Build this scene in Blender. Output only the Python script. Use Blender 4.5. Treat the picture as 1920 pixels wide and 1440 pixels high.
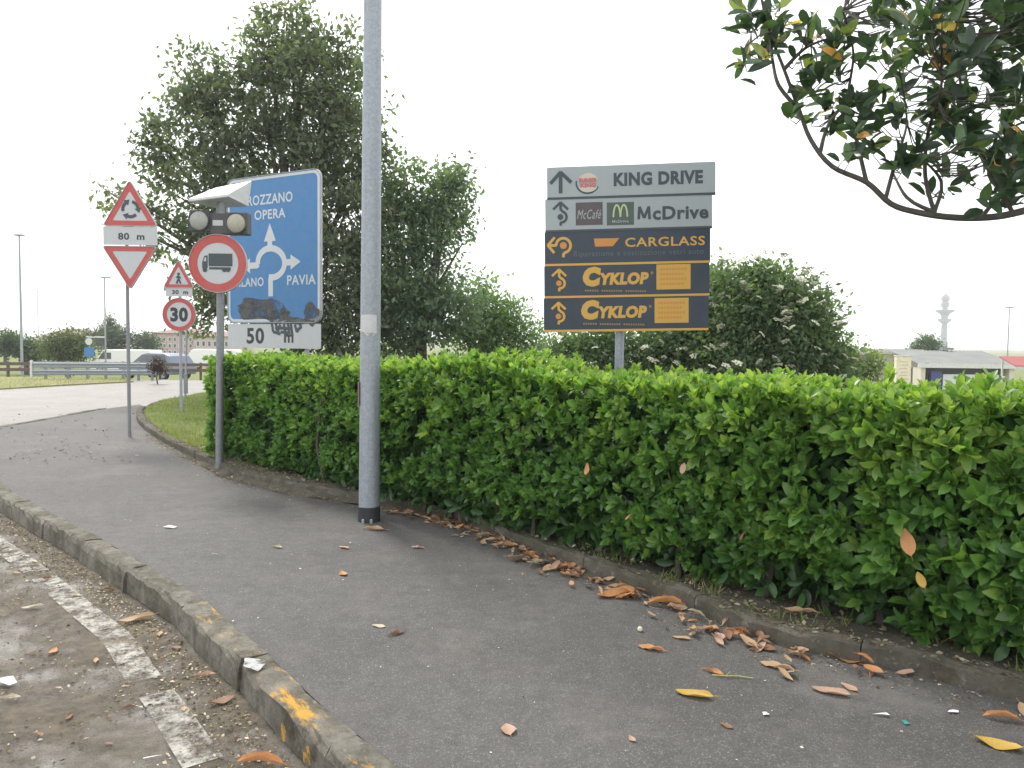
import bpy, bmesh, math, random
import numpy as np
from mathutils import Vector, Matrix
from mathutils import noise as mn
random.seed(7); RNG = np.random.default_rng(7)
sc = bpy.context.scene
R = math.radians
for o in list(bpy.data.objects): bpy.data.objects.remove(o)

# ------------------------------------------------------------------ camera
F, CX, CY, EYE = 1450.0, 960.0, 720.0, 1.6
PITCH, ROLL = R(3.04), R(0.66)
fw = Vector((0, math.cos(PITCH), -math.sin(PITCH)))
r0 = Vector((1, 0, 0)); u0 = Vector((0, math.sin(PITCH), math.cos(PITCH)))
rt = r0 * math.cos(ROLL) + u0 * math.sin(ROLL)
up = u0 * math.cos(ROLL) - r0 * math.sin(ROLL)
cam = bpy.data.cameras.new('camera'); camo = bpy.data.objects.new('camera', cam)
sc.collection.objects.link(camo); sc.camera = camo
m = Matrix((rt, up, -fw)).transposed().to_4x4(); m.translation = (0, 0, EYE); camo.matrix_world = m
cam.sensor_width = 36; cam.lens = F / 1920 * 36; cam.clip_end = 5000; cam.clip_start = 0.05

# ------------------------------------------------------------------ sky, sun, exposure
SUN_AZ, SUN_EL = R(-32), R(50)
w = bpy.data.worlds.new('World'); sc.world = w; w.use_nodes = True
nt = w.node_tree; nt.nodes.clear()
sky = nt.nodes.new('ShaderNodeTexSky'); sky.sky_type = 'NISHITA'; sky.sun_disc = False
sky.sun_elevation = SUN_EL; sky.sun_rotation = SUN_AZ; sky.air_density = 1.0; sky.dust_density = 3.0
tc = nt.nodes.new('ShaderNodeTexCoord'); mpw = nt.nodes.new('ShaderNodeMapping'); mpw.inputs['Scale'].default_value = (1, 1, 3)
nz = nt.nodes.new('ShaderNodeTexNoise'); nz.inputs['Scale'].default_value = 2.2; nz.inputs['Detail'].default_value = 5
cr = nt.nodes.new('ShaderNodeValToRGB')
cr.color_ramp.elements[0].color = (10.5, 10.7, 11.0, 1); cr.color_ramp.elements[0].position = .3
cr.color_ramp.elements[1].color = (12.5, 12.5, 12.4, 1); cr.color_ramp.elements[1].position = .7
mx = nt.nodes.new('ShaderNodeMixRGB'); mx.inputs[0].default_value = .82
bg = nt.nodes.new('ShaderNodeBackground'); bg.inputs['Strength'].default_value = .085
ow = nt.nodes.new('ShaderNodeOutputWorld')
L = nt.links.new
L(tc.outputs['Generated'], mpw.inputs[0]); L(mpw.outputs[0], nz.inputs['Vector']); L(nz.outputs['Fac'], cr.inputs[0])
L(sky.outputs[0], mx.inputs[1]); L(cr.outputs[0], mx.inputs[2]); L(mx.outputs[0], bg.inputs[0]); L(bg.outputs[0], ow.inputs[0])
sun = bpy.data.lights.new('sun', 'SUN'); sun.energy = 1.5; sun.angle = R(12); sun.color = (1, .95, .87)
suno = bpy.data.objects.new('sun', sun); sc.collection.objects.link(suno)
sd = Vector((math.sin(SUN_AZ) * math.cos(SUN_EL), math.cos(SUN_AZ) * math.cos(SUN_EL), math.sin(SUN_EL)))
suno.rotation_euler = sd.to_track_quat('Z', 'Y').to_euler(); suno.location = sd * 50
vs = sc.view_settings; vs.view_transform = 'Standard'; vs.look = 'None'; vs.gamma = 1; vs.use_curve_mapping = False
vs.exposure = 1.0
sc.cycles.max_bounces = 8; sc.cycles.transparent_max_bounces = 12; sc.cycles.volume_bounces = 1

# ------------------------------------------------------------------ measuring helpers (survey of the place)
def ray(px, py): return fw + rt * ((px - CX) / F) + up * ((CY - py) / F)
def gp(px, py, z=0.0):
    d = ray(px, py); t = (z - EYE) / d.z
    return Vector((d.x * t, d.y * t, z))
def dp(px, py, d):
    v = ray(px, py); t = d / v.y
    return Vector((v.x * t, d, EYE + v.z * t))
def hz(px): return 632 + px * 0.0115
def pix(p):
    q = Vector(p) - Vector((0, 0, EYE)); zf = q.dot(fw)
    return CX + F * q.dot(rt) / zf, CY - F * q.dot(up) / zf

# ------------------------------------------------------------------ object helpers
COL = sc.collection
def tag(o, label=None, cat=None, group=None, kind=None):
    if label: o['label'] = label
    if cat: o['category'] = cat
    if group: o['group'] = group
    if kind: o['kind'] = kind
    return o
def empty(name, loc, rz=0, label=None, cat=None, group=None):
    o = bpy.data.objects.new(name, None); COL.objects.link(o); o.location = loc; o.rotation_euler = (0, 0, rz)
    o.empty_display_size = .1
    return tag(o, label, cat, group)
def link(name, me, parent=None, mat=None):
    o = bpy.data.objects.new(name, me); COL.objects.link(o)
    if mat is not None and len(me.materials) == 0: me.materials.append(mat)
    if parent is not None: o.parent = parent
    return o
class MB:
    def __init__(s): s.v = []; s.f = []
    def add(s, vs_, fs):
        n = len(s.v); s.v += [tuple(p) for p in vs_]; s.f += [tuple(i + n for i in f) for f in fs]; return s
    def box(s, c, d, rot=None):
        x, y, z = d[0] / 2, d[1] / 2, d[2] / 2
        p = [Vector(q) for q in ((-x,-y,-z),(x,-y,-z),(x,y,-z),(-x,y,-z),(-x,-y,z),(x,-y,z),(x,y,z),(-x,y,z))]
        if rot is not None: p = [rot @ q for q in p]
        c = Vector(c)
        return s.add([q + c for q in p], [(0,3,2,1),(4,5,6,7),(0,1,5,4),(1,2,6,5),(2,3,7,6),(3,0,4,7)])
    def b2(s, a, b):
        return s.box([(a[i] + b[i]) / 2 for i in range(3)], [abs(b[i] - a[i]) for i in range(3)])
    def tube(s, pts, rad, n=8, cap=True):
        pts = [Vector(p) for p in pts]
        if not hasattr(rad, '__len__'): rad = [rad] * len(pts)
        rings = []; prev = None
        for i, p in enumerate(pts):
            t = (pts[min(i + 1, len(pts) - 1)] - pts[max(i - 1, 0)]).normalized()
            a = prev if prev is not None else (Vector((1, 0, 0)) if abs(t.x) < .8 else Vector((0, 1, 0)))
            a = (a - t * a.dot(t)).normalized(); prev = a; b = t.cross(a)
            rings.append([p + (a * math.cos(k * 2 * math.pi / n) + b * math.sin(k * 2 * math.pi / n)) * rad[i] for k in range(n)])
        vs_ = [q for r in rings for q in r]; fs = []
        for i in range(len(rings) - 1):
            for k in range(n): fs.append((i*n+k, i*n+(k+1) % n, (i+1)*n+(k+1) % n, (i+1)*n+k))
        if cap: fs.append(tuple(range(n))[::-1]); fs.append(tuple((len(rings)-1)*n+k for k in range(n)))
        return s.add(vs_, fs)
    def plate(s, poly, y0, y1):               # polygon in local x,z extruded along y
        n = len(poly); vs_ = [(p[0], y0, p[1]) for p in poly] + [(p[0], y1, p[1]) for p in poly]
        fs = [tuple(range(n)), tuple(range(2*n-1, n-1, -1))] + [((i+1) % n, i, n+i, n+(i+1) % n) for i in range(n)]
        return s.add(vs_, fs)
    def frame(s, outer, inner, y0, y1):       # ring between two polygons of equal length
        n = len(outer)
        vs_ = [(p[0], y, p[1]) for y in (y0, y1) for pl in (outer, inner) for p in pl]; fs = []
        for i in range(n):
            j = (i + 1) % n
            fs += [(i, j, n+j, n+i), (2*n+j, 2*n+i, 3*n+i, 3*n+j), (i, 2*n+i, 2*n+j, j), (n+j, 3*n+j, 3*n+i, n+i)]
        return s.add(vs_, fs)
    def stroke(s, pts, wd, y0, y1):           # flat ribbon in x,z along pts
        for i in range(len(pts) - 1):
            a, b = Vector(pts[i]).to_2d(), Vector(pts[i+1]).to_2d(); t = (b - a)
            if t.length < 1e-6: continue
            t.normalize(); nrm = Vector((-t.y, t.x)) * wd / 2; e = t * wd * .12
            e0 = e if i else e * 0; e1 = e if i < len(pts) - 2 else e * 0
            s.plate([a - e0 - nrm, b + e1 - nrm, b + e1 + nrm, a - e0 + nrm], y0 - i * 1e-5, y1)
        return s
    def sweep_z(s, c, prof, n=16):            # lathe about z: prof = [(r, z)]
        c = Vector(c); m_ = len(prof)
        vs_ = [c + Vector((r * math.cos(2*math.pi*k/n), r * math.sin(2*math.pi*k/n), z)) for r, z in prof for k in range(n)]
        fs = [(i*n+k, i*n+(k+1) % n, (i+1)*n+(k+1) % n, (i+1)*n+k) for i in range(m_-1) for k in range(n)]
        fs += [tuple(range(n))[::-1], tuple((m_-1)*n+k for k in range(n))]
        return s.add(vs_, fs)
    def mesh(s, name):
        me = bpy.data.meshes.new(name); me.from_pydata(s.v, [], s.f); me.validate(); me.update(); return me
    def build(s, name, mat, parent=None, smooth=False, bevel=0):
        me = s.mesh(name); o = link(name, me, parent, mat)
        if bevel:
            bm = bmesh.new(); bm.from_mesh(me)
            bmesh.ops.bevel(bm, geom=[e for e in bm.edges if e.calc_face_angle(0) > .5], offset=bevel, segments=2, affect='EDGES', profile=.5)
            bm.to_mesh(me); bm.free()
        if smooth:
            for p in me.polygons: p.use_smooth = True
            me.set_sharp_from_angle(angle=R(40))
        return o
def circ(cx, cz, r, n=40, a0=0): return [(cx + r * math.cos(a0 + 2*math.pi*k/n), cz + r * math.sin(a0 + 2*math.pi*k/n)) for k in range(n)]
def sheet(name, poly, z, mat, skirt=0, kind='structure', parent=None):
    bm = bmesh.new(); vs_ = [bm.verts.new((p[0], p[1], z)) for p in poly]
    f = bm.faces.new(vs_); f.normal_update()
    if f.normal.z < 0: f.normal_flip()
    es = list(bm.edges)
    if skirt:
        r = bmesh.ops.extrude_edge_only(bm, edges=es)
        for v in [g for g in r['geom'] if isinstance(g, bmesh.types.BMVert)]: v.co.z -= skirt
    bmesh.ops.triangulate(bm, faces=[f for f in bm.faces if len(f.verts) > 4])
    me = bpy.data.meshes.new(name); bm.to_mesh(me); bm.free()
    o = link(name, me, parent, mat)
    return tag(o, kind=kind) if kind else o
def spline(pts, step):
    P = [Vector(p) for p in pts]; out = []
    for i in range(len(P) - 1):
        a, b, c, d = P[max(i-1, 0)], P[i], P[i+1], P[min(i+2, len(P)-1)]
        n = max(1, int((c - b).length / step))
        for k in range(n):
            t = k / n
            out.append(.5 * ((2*b) + (c-a)*t + (2*a-5*b+4*c-d)*t*t + (3*b-a-3*c+d)*t**3))
    out.append(P[-1]); return out
def resample(pts, step):
    L_ = [0]
    for i in range(1, len(pts)): L_.append(L_[-1] + (pts[i] - pts[i-1]).length)
    n = max(1, int(round(L_[-1] / step))); res = []; j = 0
    for k in range(n + 1):
        t = L_[-1] * k / n
        while j < len(pts) - 2 and L_[j+1] < t: j += 1
        s = (t - L_[j]) / max(1e-9, L_[j+1] - L_[j]); res.append(pts[j].lerp(pts[j+1], min(max(s, 0), 1)))
    return res
def normals2(pts):
    out = []
    for i in range(len(pts)):
        t = pts[min(i+1, len(pts)-1)] - pts[max(i-1, 0)]; t.z = 0; t.normalize(); out.append(Vector((-t.y, t.x, 0)))
    return out

# ------------------------------------------------------------------ materials
def newmat(name):
    mt = bpy.data.materials.new(name); mt.use_nodes = True; n = mt.node_tree.nodes
    return mt, mt.node_tree, n['Principled BSDF'], n['Material Output']
def node(t, typ, **kw):
    n = t.nodes.new(typ)
    for k, v in kw.items():
        if k in n.inputs: n.inputs[k].default_value = v
        else: setattr(n, k, v)
    return n
def noise(t, vec, scale, detail=6, rough=.6):
    n = node(t, 'ShaderNodeTexNoise'); n.inputs['Scale'].default_value = scale
    n.inputs['Detail'].default_value = detail; n.inputs['Roughness'].default_value = rough
    t.links.new(vec, n.inputs['Vector']); return n.outputs['Fac']
def ramp(t, fac, stops):
    n = node(t, 'ShaderNodeValToRGB'); e = n.color_ramp.elements
    while len(e) < len(stops): e.new(.5)
    for el, (p, c) in zip(e, stops): el.position = p; el.color = (c, c, c, 1) if not hasattr(c, '__len__') else (*c, 1)
    t.links.new(fac, n.inputs[0]); return n.outputs[0]
def mixc(t, fac, a, b):
    n = node(t, 'ShaderNodeMixRGB')
    for i, v in ((0, fac), (1, a), (2, b)):
        if hasattr(v, 'node'): t.links.new(v, n.inputs[i])
        elif i == 0: n.inputs[0].default_value = v
        else: n.inputs[i].default_value = (*v, 1)
    return n.outputs[0]
def bump(t, bsdf, h, strength=.3, dist=.01):
    b = node(t, 'ShaderNodeBump'); b.inputs['Strength'].default_value = strength; b.inputs['Distance'].default_value = dist
    t.links.new(h, b.inputs['Height']); t.links.new(b.outputs[0], bsdf.inputs['Normal'])
def objvec(t, world=True):
    if world:
        g = node(t, 'ShaderNodeNewGeometry'); return g.outputs['Position']
    return node(t, 'ShaderNodeTexCoord').outputs['Object']
def simple(name, c, rough=.5, var=.12, scale=8, metal=0, spec=.5, bmp=0, bscale=60, world=False, emit=None):
    mt, t, b, o = newmat(name); v = objvec(t, world)
    n = noise(t, v, scale)
    c1 = tuple(x * (1 - var) for x in c); c2 = tuple(min(1, x * (1 + var)) for x in c)
    t.links.new(mixc(t, ramp(t, n, [(.3, 0.), (.7, 1.)]), c1, c2), b.inputs['Base Color'])
    b.inputs['Roughness'].default_value = rough; b.inputs['Metallic'].default_value = metal
    b.inputs['Specular IOR Level'].default_value = spec
    if bmp: bump(t, b, noise(t, v, bscale), bmp, .005)
    return mt
def m_asphalt():
    mt, t, b, o = newmat('asphalt'); v = objvec(t)
    big = ramp(t, noise(t, v, .55, 5), [(.3, (.076,.072,.070)), (.7, (.122,.117,.112))])
    sp = node(t, 'ShaderNodeTexVoronoi'); sp.inputs['Scale'].default_value = 170; t.links.new(v, sp.inputs['Vector'])
    sepc = node(t, 'ShaderNodeSeparateColor'); t.links.new(sp.outputs['Color'], sepc.inputs[0])
    c = mixc(t, ramp(t, sepc.outputs[0], [(.0, .35), (.75, 0.), (1, 0.)]), big, (.03,.03,.031))
    c = mixc(t, ramp(t, sepc.outputs[1], [(.78, 0.), (1., .55)]), c, (.27,.26,.25))
    dust = ramp(t, noise(t, v, 1.7, 8, .7), [(.5, 0.), (.72, .5)])
    c = mixc(t, dust, c, (.15,.135,.12))
    fine = ramp(t, noise(t, v, 9, 9, .8), [(.35, .55), (.55, 0.)]); c = mixc(t, fine, c, (.055,.052,.05))
    wear = ramp(t, noise(t, v, .9, 10, .75), [(.54, 0.), (.62, .4)]); c = mixc(t, wear, c, (.165,.155,.145))
    st = ramp(t, noise(t, v, 3.1, 3), [(.62, 0.), (.7, .35)]); c = mixc(t, st, c, (.05,.048,.05))
    t.links.new(c, b.inputs['Base Color']); b.inputs['Roughness'].default_value = .72
    b.inputs['Specular IOR Level'].default_value = .4
    bump(t, b, sp.outputs['Distance'], .55, .006); return mt
def m_road():
    mt, t, b, o = newmat('road_surface'); v = objvec(t)
    c = ramp(t, noise(t, v, .8, 8, .65), [(.28, (.155,.142,.125)), (.5, (.19,.177,.16)), (.72, (.225,.212,.194))])
    sp = node(t, 'ShaderNodeTexVoronoi'); sp.inputs['Scale'].default_value = 110; t.links.new(v, sp.inputs['Vector'])
    sepc = node(t, 'ShaderNodeSeparateColor'); t.links.new(sp.outputs['Color'], sepc.inputs[0])
    c = mixc(t, ramp(t, sepc.outputs[0], [(.0, .5), (.5, 0.), (1, 0.)]), c, (.07,.063,.055))
    ck = node(t, 'ShaderNodeTexVoronoi', feature='DISTANCE_TO_EDGE'); ck.inputs['Scale'].default_value = .9
    wv = node(t, 'ShaderNodeVectorMath', operation='ADD'); nn = node(t, 'ShaderNodeTexNoise'); nn.inputs['Scale'].default_value = 3
    t.links.new(v, nn.inputs['Vector']); t.links.new(v, wv.inputs[0]); t.links.new(nn.outputs['Color'], wv.inputs[1]); t.links.new(wv.outputs[0], ck.inputs['Vector'])
    c = mixc(t, ramp(t, ck.outputs['Distance'], [(.0, .75), (.012, 0.)]), c, (.035,.03,.025))
    t.links.new(c, b.inputs['Base Color']); b.inputs['Roughness'].default_value = .55
    bump(t, b, sp.outputs['Distance'], .5, .006); return mt
def m_masked(name, c1, c2, lo, hi, scale, rough=.85, sp_scale=90, sp=.0):   # worn layer with gaps
    mt, t, b, o = newmat(name); v = objvec(t)
    t.links.new(mixc(t, ramp(t, noise(t, v, scale * 5), [(.35, 0.), (.65, 1.)]), c1, c2), b.inputs['Base Color'])
    b.inputs['Roughness'].default_value = rough
    bump(t, b, noise(t, v, sp_scale, 8, .75), .9, .012)
    tr = node(t, 'ShaderNodeBsdfTransparent'); mxs = node(t, 'ShaderNodeMixShader')
    n1 = noise(t, v, scale, 10, .72)
    t.links.new(ramp(t, n1, [(lo, 0.), (hi, 1.)]), mxs.inputs[0]); t.links.new(tr.outputs[0], mxs.inputs[1]); t.links.new(b.outputs[0], mxs.inputs[2])
    t.links.new(mxs.outputs[0], o.inputs[0]); return mt
def m_kerb(name, yellow=False, base=(.235,.22,.185)):
    mt, t, b, o = newmat(name); v = objvec(t)
    c = ramp(t, noise(t, v, 5, 8, .7), [(.3, tuple(x*.5 for x in base)), (.52, base), (.75, tuple(x*1.3 for x in base))])
    moss = ramp(t, noise(t, v, 2.3, 6, .7), [(.44, 0.), (.62, .8)]); c = mixc(t, moss, c, (.085,.082,.05)); drt = ramp(t, noise(t, v, 8, 9, .8), [(.5, 0.), (.64, .75)]); c = mixc(t, drt, c, (.075,.06,.045))
    lich = ramp(t, noise(t, v, 22, 4, .6), [(.6, 0.), (.7, .55)]); c = mixc(t, lich, c, (.34,.33,.3))
    dk = ramp(t, noise(t, v, 45, 6, .8), [(.25, .75), (.45, 0.)]); c = mixc(t, dk, c, (.05,.046,.04))
    if yellow:
        mq = node(t, 'ShaderNodeMapping'); mq.inputs['Rotation'].default_value = (0, 0, R(-40)); t.links.new(v, mq.inputs[0])
        mp = node(t, 'ShaderNodeMapping'); mp.inputs['Scale'].default_value = (3.2, .8, 1.5); t.links.new(mq.outputs[0], mp.inputs[0])
        gn = node(t, 'ShaderNodeNewGeometry'); sp3 = node(t, 'ShaderNodeSeparateXYZ'); t.links.new(gn.outputs['True Normal'], sp3.inputs[0])
        y0 = noise(t, mp.outputs[0], 2.6, 12, .8); tp = ramp(t, sp3.outputs[2], [(.3, .0), (.6, 1.)])
        my = node(t, 'ShaderNodeMath', operation='MULTIPLY'); t.links.new(ramp(t, y0, [(.53, 0.), (.60, 1.)]), my.inputs[0]); t.links.new(tp, my.inputs[1])
        y1 = my.outputs[0]
        c = mixc(t, y1, c, (.62,.36,.07))
    t.links.new(c, b.inputs['Base Color']); b.inputs['Roughness'].default_value = .9; b.inputs['Specular IOR Level'].default_value = .25
    bump(t, b, noise(t, v, 45, 10, .8), 1., .014); return mt
def m_soil(name='soil', cs=((.065,.056,.044), (.13,.115,.09), (.20,.18,.145))):
    mt, t, b, o = newmat(name); v = objvec(t)
    c = ramp(t, noise(t, v, 3.5, 10, .75), [(.3, cs[0]), (.5, cs[1]), (.7, cs[2])])
    t.links.new(c, b.inputs['Base Color']); b.inputs['Roughness'].default_value = .95; b.inputs['Specular IOR Level'].default_value = .2
    bump(t, b, noise(t, v, 25, 10, .8), 1., .04); return mt
def m_leaf(name, trans=.4, rough=.38, spec=.5, gain=1.0):
    mt, t, b, o = newmat(name)
    a = node(t, 'ShaderNodeAttribute', attribute_name='tint')
    v = node(t, 'ShaderNodeTexCoord').outputs['Object']
    vr = ramp(t, noise(t, v, 35, 3), [(.3, .8 * gain), (.7, 1.15 * gain)])
    mu = node(t, 'ShaderNodeMixRGB', blend_type='MULTIPLY'); mu.inputs[0].default_value = 1
    t.links.new(a.outputs['Color'], mu.inputs[1]); t.links.new(vr, mu.inputs[2])
    t.links.new(mu.outputs[0], b.inputs['Base Color']); b.inputs['Roughness'].default_value = rough; b.inputs['Specular IOR Level'].default_value = spec
    tl = node(t, 'ShaderNodeBsdfTranslucent'); hs = node(t, 'ShaderNodeMixRGB', blend_type='MULTIPLY'); hs.inputs[0].default_value = 1
    hs.inputs[2].default_value = (1.5, 1.6, .7, 1); t.links.new(mu.outputs[0], hs.inputs[1]); t.links.new(hs.outputs[0], tl.inputs[0])
    mxs = node(t, 'ShaderNodeMixShader'); mxs.inputs[0].default_value = trans
    t.links.new(b.outputs[0], mxs.inputs[1]); t.links.new(tl.outputs[0], mxs.inputs[2]); t.links.new(mxs.outputs[0], o.inputs[0]); return mt
def m_deadleaf(name, c):
    mt, t, b, o = newmat(name); v = objvec(t, False)
    d = tuple(x * .55 for x in c)
    c_ = mixc(t, ramp(t, noise(t, v, 45, 6, .7), [(.38, 0.), (.68, .9)]), c, d)
    t.links.new(c_, b.inputs['Base Color']); b.inputs['Roughness'].default_value = .6
    tl = node(t, 'ShaderNodeBsdfTranslucent'); t.links.new(c_, tl.inputs[0]); mxs = node(t, 'ShaderNodeMixShader'); mxs.inputs[0].default_value = .2
    t.links.new(b.outputs[0], mxs.inputs[1]); t.links.new(tl.outputs[0], mxs.inputs[2]); t.links.new(mxs.outputs[0], o.inputs[0]); return mt
def m_galv(name, c=(.36,.385,.42)):
    mt, t, b, o = newmat(name); v = objvec(t, False)
    vo = node(t, 'ShaderNodeTexVoronoi'); vo.inputs['Scale'].default_value = 55; t.links.new(v, vo.inputs['Vector'])
    sepc = node(t, 'ShaderNodeSeparateColor'); t.links.new(vo.outputs['Color'], sepc.inputs[0])
    cc = mixc(t, ramp(t, sepc.outputs[0], [(0, 0.), (1, 1.)]), tuple(x*.88 for x in c), tuple(x*1.1 for x in c))
    mp = node(t, 'ShaderNodeMapping'); mp.inputs['Scale'].default_value = (9, 9, .7); t.links.new(v, mp.inputs[0])
    cc = mixc(t, ramp(t, noise(t, mp.outputs[0], 3, 7, .7), [(.52, 0.), (.75, .5)]), cc, tuple(x*.6 for x in c))
    t.links.new(cc, b.inputs['Base Color']); b.inputs['Roughness'].default_value = .48; b.inputs['Metallic'].default_value = .35; return mt
def m_print(name, c, rough=.4, fade=.18):
    mt, t, b, o = newmat(name); v = objvec(t, False)
    g = ramp(t, noise(t, v, 7, 8, .7), [(.35, 0.), (.75, fade)])
    grey = sum(c) / 3 * .6 + .12
    mp = node(t, 'ShaderNodeMapping'); mp.inputs['Scale'].default_value = (14, 1, 1.4); t.links.new(v, mp.inputs[0])
    c_ = mixc(t, g, c, (grey, grey, grey * .95))
    c_ = mixc(t, ramp(t, noise(t, mp.outputs[0], 2.5, 5), [(.55, 0.), (.8, fade)]), c_, tuple(x * .55 for x in c))
    t.links.new(c_, b.inputs['Base Color']); b.inputs['Roughness'].default_value = rough; return mt

M = dict(asphalt=m_asphalt(), road=m_road(), kerb=m_kerb('kerb_concrete'), kerby=m_kerb('kerb_concrete_yellow', True),
  edging=m_kerb('edging_concrete', base=(.15,.138,.112)), soil=m_soil(), turf=m_soil('turf', ((.10,.12,.045), (.17,.20,.07), (.27,.26,.12))),
  dryverge=m_soil('dry_verge', ((.2,.2,.09), (.3,.29,.15), (.38,.35,.2))),
  dirt=m_masked('gutter_dirt', (.095,.079,.056), (.185,.155,.112), .36, .60, 1.9), whiteline=m_masked('worn_white_paint', (.56,.54,.49), (.42,.395,.35), .42, .60, 7),
  galv=m_galv('galvanised_steel', (.33,.36,.40)), galvd=m_galv('dark_galvanised_steel', (.24,.25,.265)), black=simple('black_rubber', (.025,.027,.03), .6),
  red=m_print('sign_red', (.52,.065,.06), .45, .3), white=m_print('sign_white', (.52,.54,.56), .4, .3), pblack=m_print('sign_black', (.03,.033,.037), .5, .2),
  blue=m_print('sign_blue', (.035,.19,.44), .4, .22), pwhite=m_print('print_white', (.56,.60,.62), .4, .2), alu=simple('sign_back_aluminium', (.4,.41,.43), .5, metal=.3),
  greyp=m_print('board_grey', (.36,.40,.43), .4, .15), navy=m_print('board_navy', (.024,.038,.066), .35, .12), yellow=m_print('print_yellow', (.66,.37,.055), .45, .18),
  slate=m_print('print_slate', (.05,.07,.085), .5, .1), logored=m_print('logo_red', (.62,.13,.13), .5, .3), logocream=m_print('logo_cream', (.62,.55,.45), .5, .1), brown=m_print('logo_brown', (.10,.075,.085), .5, .2),
  logogreen=m_print('logo_green', (.07,.105,.095), .5, .2), logopale=m_print('logo_pale_yellow', (.5,.55,.3), .5, .1), dimgrey=m_print('dim_grey_print', (.10,.12,.14), .5, .1),
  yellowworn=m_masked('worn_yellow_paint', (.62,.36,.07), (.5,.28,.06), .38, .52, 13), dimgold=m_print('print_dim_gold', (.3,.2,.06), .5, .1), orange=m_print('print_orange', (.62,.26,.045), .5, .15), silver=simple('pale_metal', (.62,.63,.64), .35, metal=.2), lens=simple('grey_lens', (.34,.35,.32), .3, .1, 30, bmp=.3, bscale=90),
  lensy=simple('amber_grey_lens', (.39,.37,.29), .3, .1, 30, bmp=.3, bscale=90), housing=simple('dark_housing', (.07,.072,.075), .5), sticker=simple('faded_sticker', (.55,.55,.56), .6, .1, 25), paper=simple('white_paper', (.75,.75,.76), .8, .06, 20),
  graffiti=m_masked('spray_paint_dark', (.055,.06,.062), (.12,.115,.11), .34, .58, 4, .6, 20), bark=simple('bark', (.085,.07,.055), .9, .35, 12, bmp=.8, bscale=40), magbark=simple('magnolia_bark', (.10,.09,.08), .8, .25, 20, bmp=.4),
  leaf=m_leaf('laurel_leaf', .45, .32, .55), tree=m_leaf('tree_leaf', .48, .6, .3), mag=m_leaf('magnolia_leaf', .34, .3, .6, 1.8), grass=m_leaf('grass_blade', .4, .7, .2), flower=simple('elder_flower', (.58,.58,.44), .8, .06, 40),
  pebble=m_leaf('litter_bits', .1, .9, .2), amber=simple('amber_leaf', (.5,.25,.08), .6))

# ------------------------------------------------------------------ ground, road, pavement
def smooth01(t): t = max(0, min(1, t)); return t * t * (3 - 2 * t)
def ground_h(x, y):
    return -0.35 - max(2.3 * smooth01((y - 25) / 14) * smooth01((x + 1.5) / 6), 1.05 * smooth01((y - 34) / 26))
xs = sorted(set([-1500, -700, -300, -150, -90] + list(range(-60, 61, 4)) + [90, 150, 300, 700, 1500])); ys = sorted(set([-300, -60, -20] + list(range(-12, 81, 4)) + [110, 160, 260, 500, 900, 1600, 2500]))
g = MB(); nx = len(xs)
g.add([(x, y, ground_h(x, y)) for y in ys for x in xs], [(j*nx+i, j*nx+i+1, (j+1)*nx+i+1, (j+1)*nx+i) for j in range(len(ys)-1) for i in range(nx-1)])
tag(g.build('ground', M['turf']), kind='structure')
ZR = -0.15
tag(sheet('road', [(-70,-8),(4,-8),(4,4),(-6,14),(-6,26),(10,26),(10,33),(-14,33),(-70,33)], ZR, M['road'], .15))
lpx = [(725,1424),(604,1323),(499,1226),(435,1174),(378,1122),(302,1077),(193,1013),(92,960),(0,904)]
left = [Vector((3.2,-1.6,0)), Vector((1.6,.3,0)), Vector((.45,1.7,0))] + [gp(*p) for p in lpx] + [Vector((-7.3,10.6,0))] + [gp(*p) for p in [(0,805),(70,790),(140,777),(200,766)]]
left = spline(left, .12)
rpx = [(1920,1318),(1842,1298),(1630,1247),(1438,1204),(1250,1128),(1100,1075),(950,1015),(860,980),(760,957),(677,944),(546,922),(443,897),(409,882),(350,853),(300,826),(268,803),(256,786),(262,770)]
right = [Vector((6.2,-.2,0)), Vector((4.4,1.5,0)), Vector((3.4,2.5,0))] + [gp(*p) for p in rpx] + [gp(290,757), gp(335,748), gp(390,738)]
right = spline(right, .15)
tip = gp(262,758)
sheet('pavement', [p.to_2d() for p in left] + [tip.to_2d()] + [p.to_2d() for p in right if p.y < gp(275,763).y][::-1], 0.0, M['asphalt'], .2)
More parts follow.
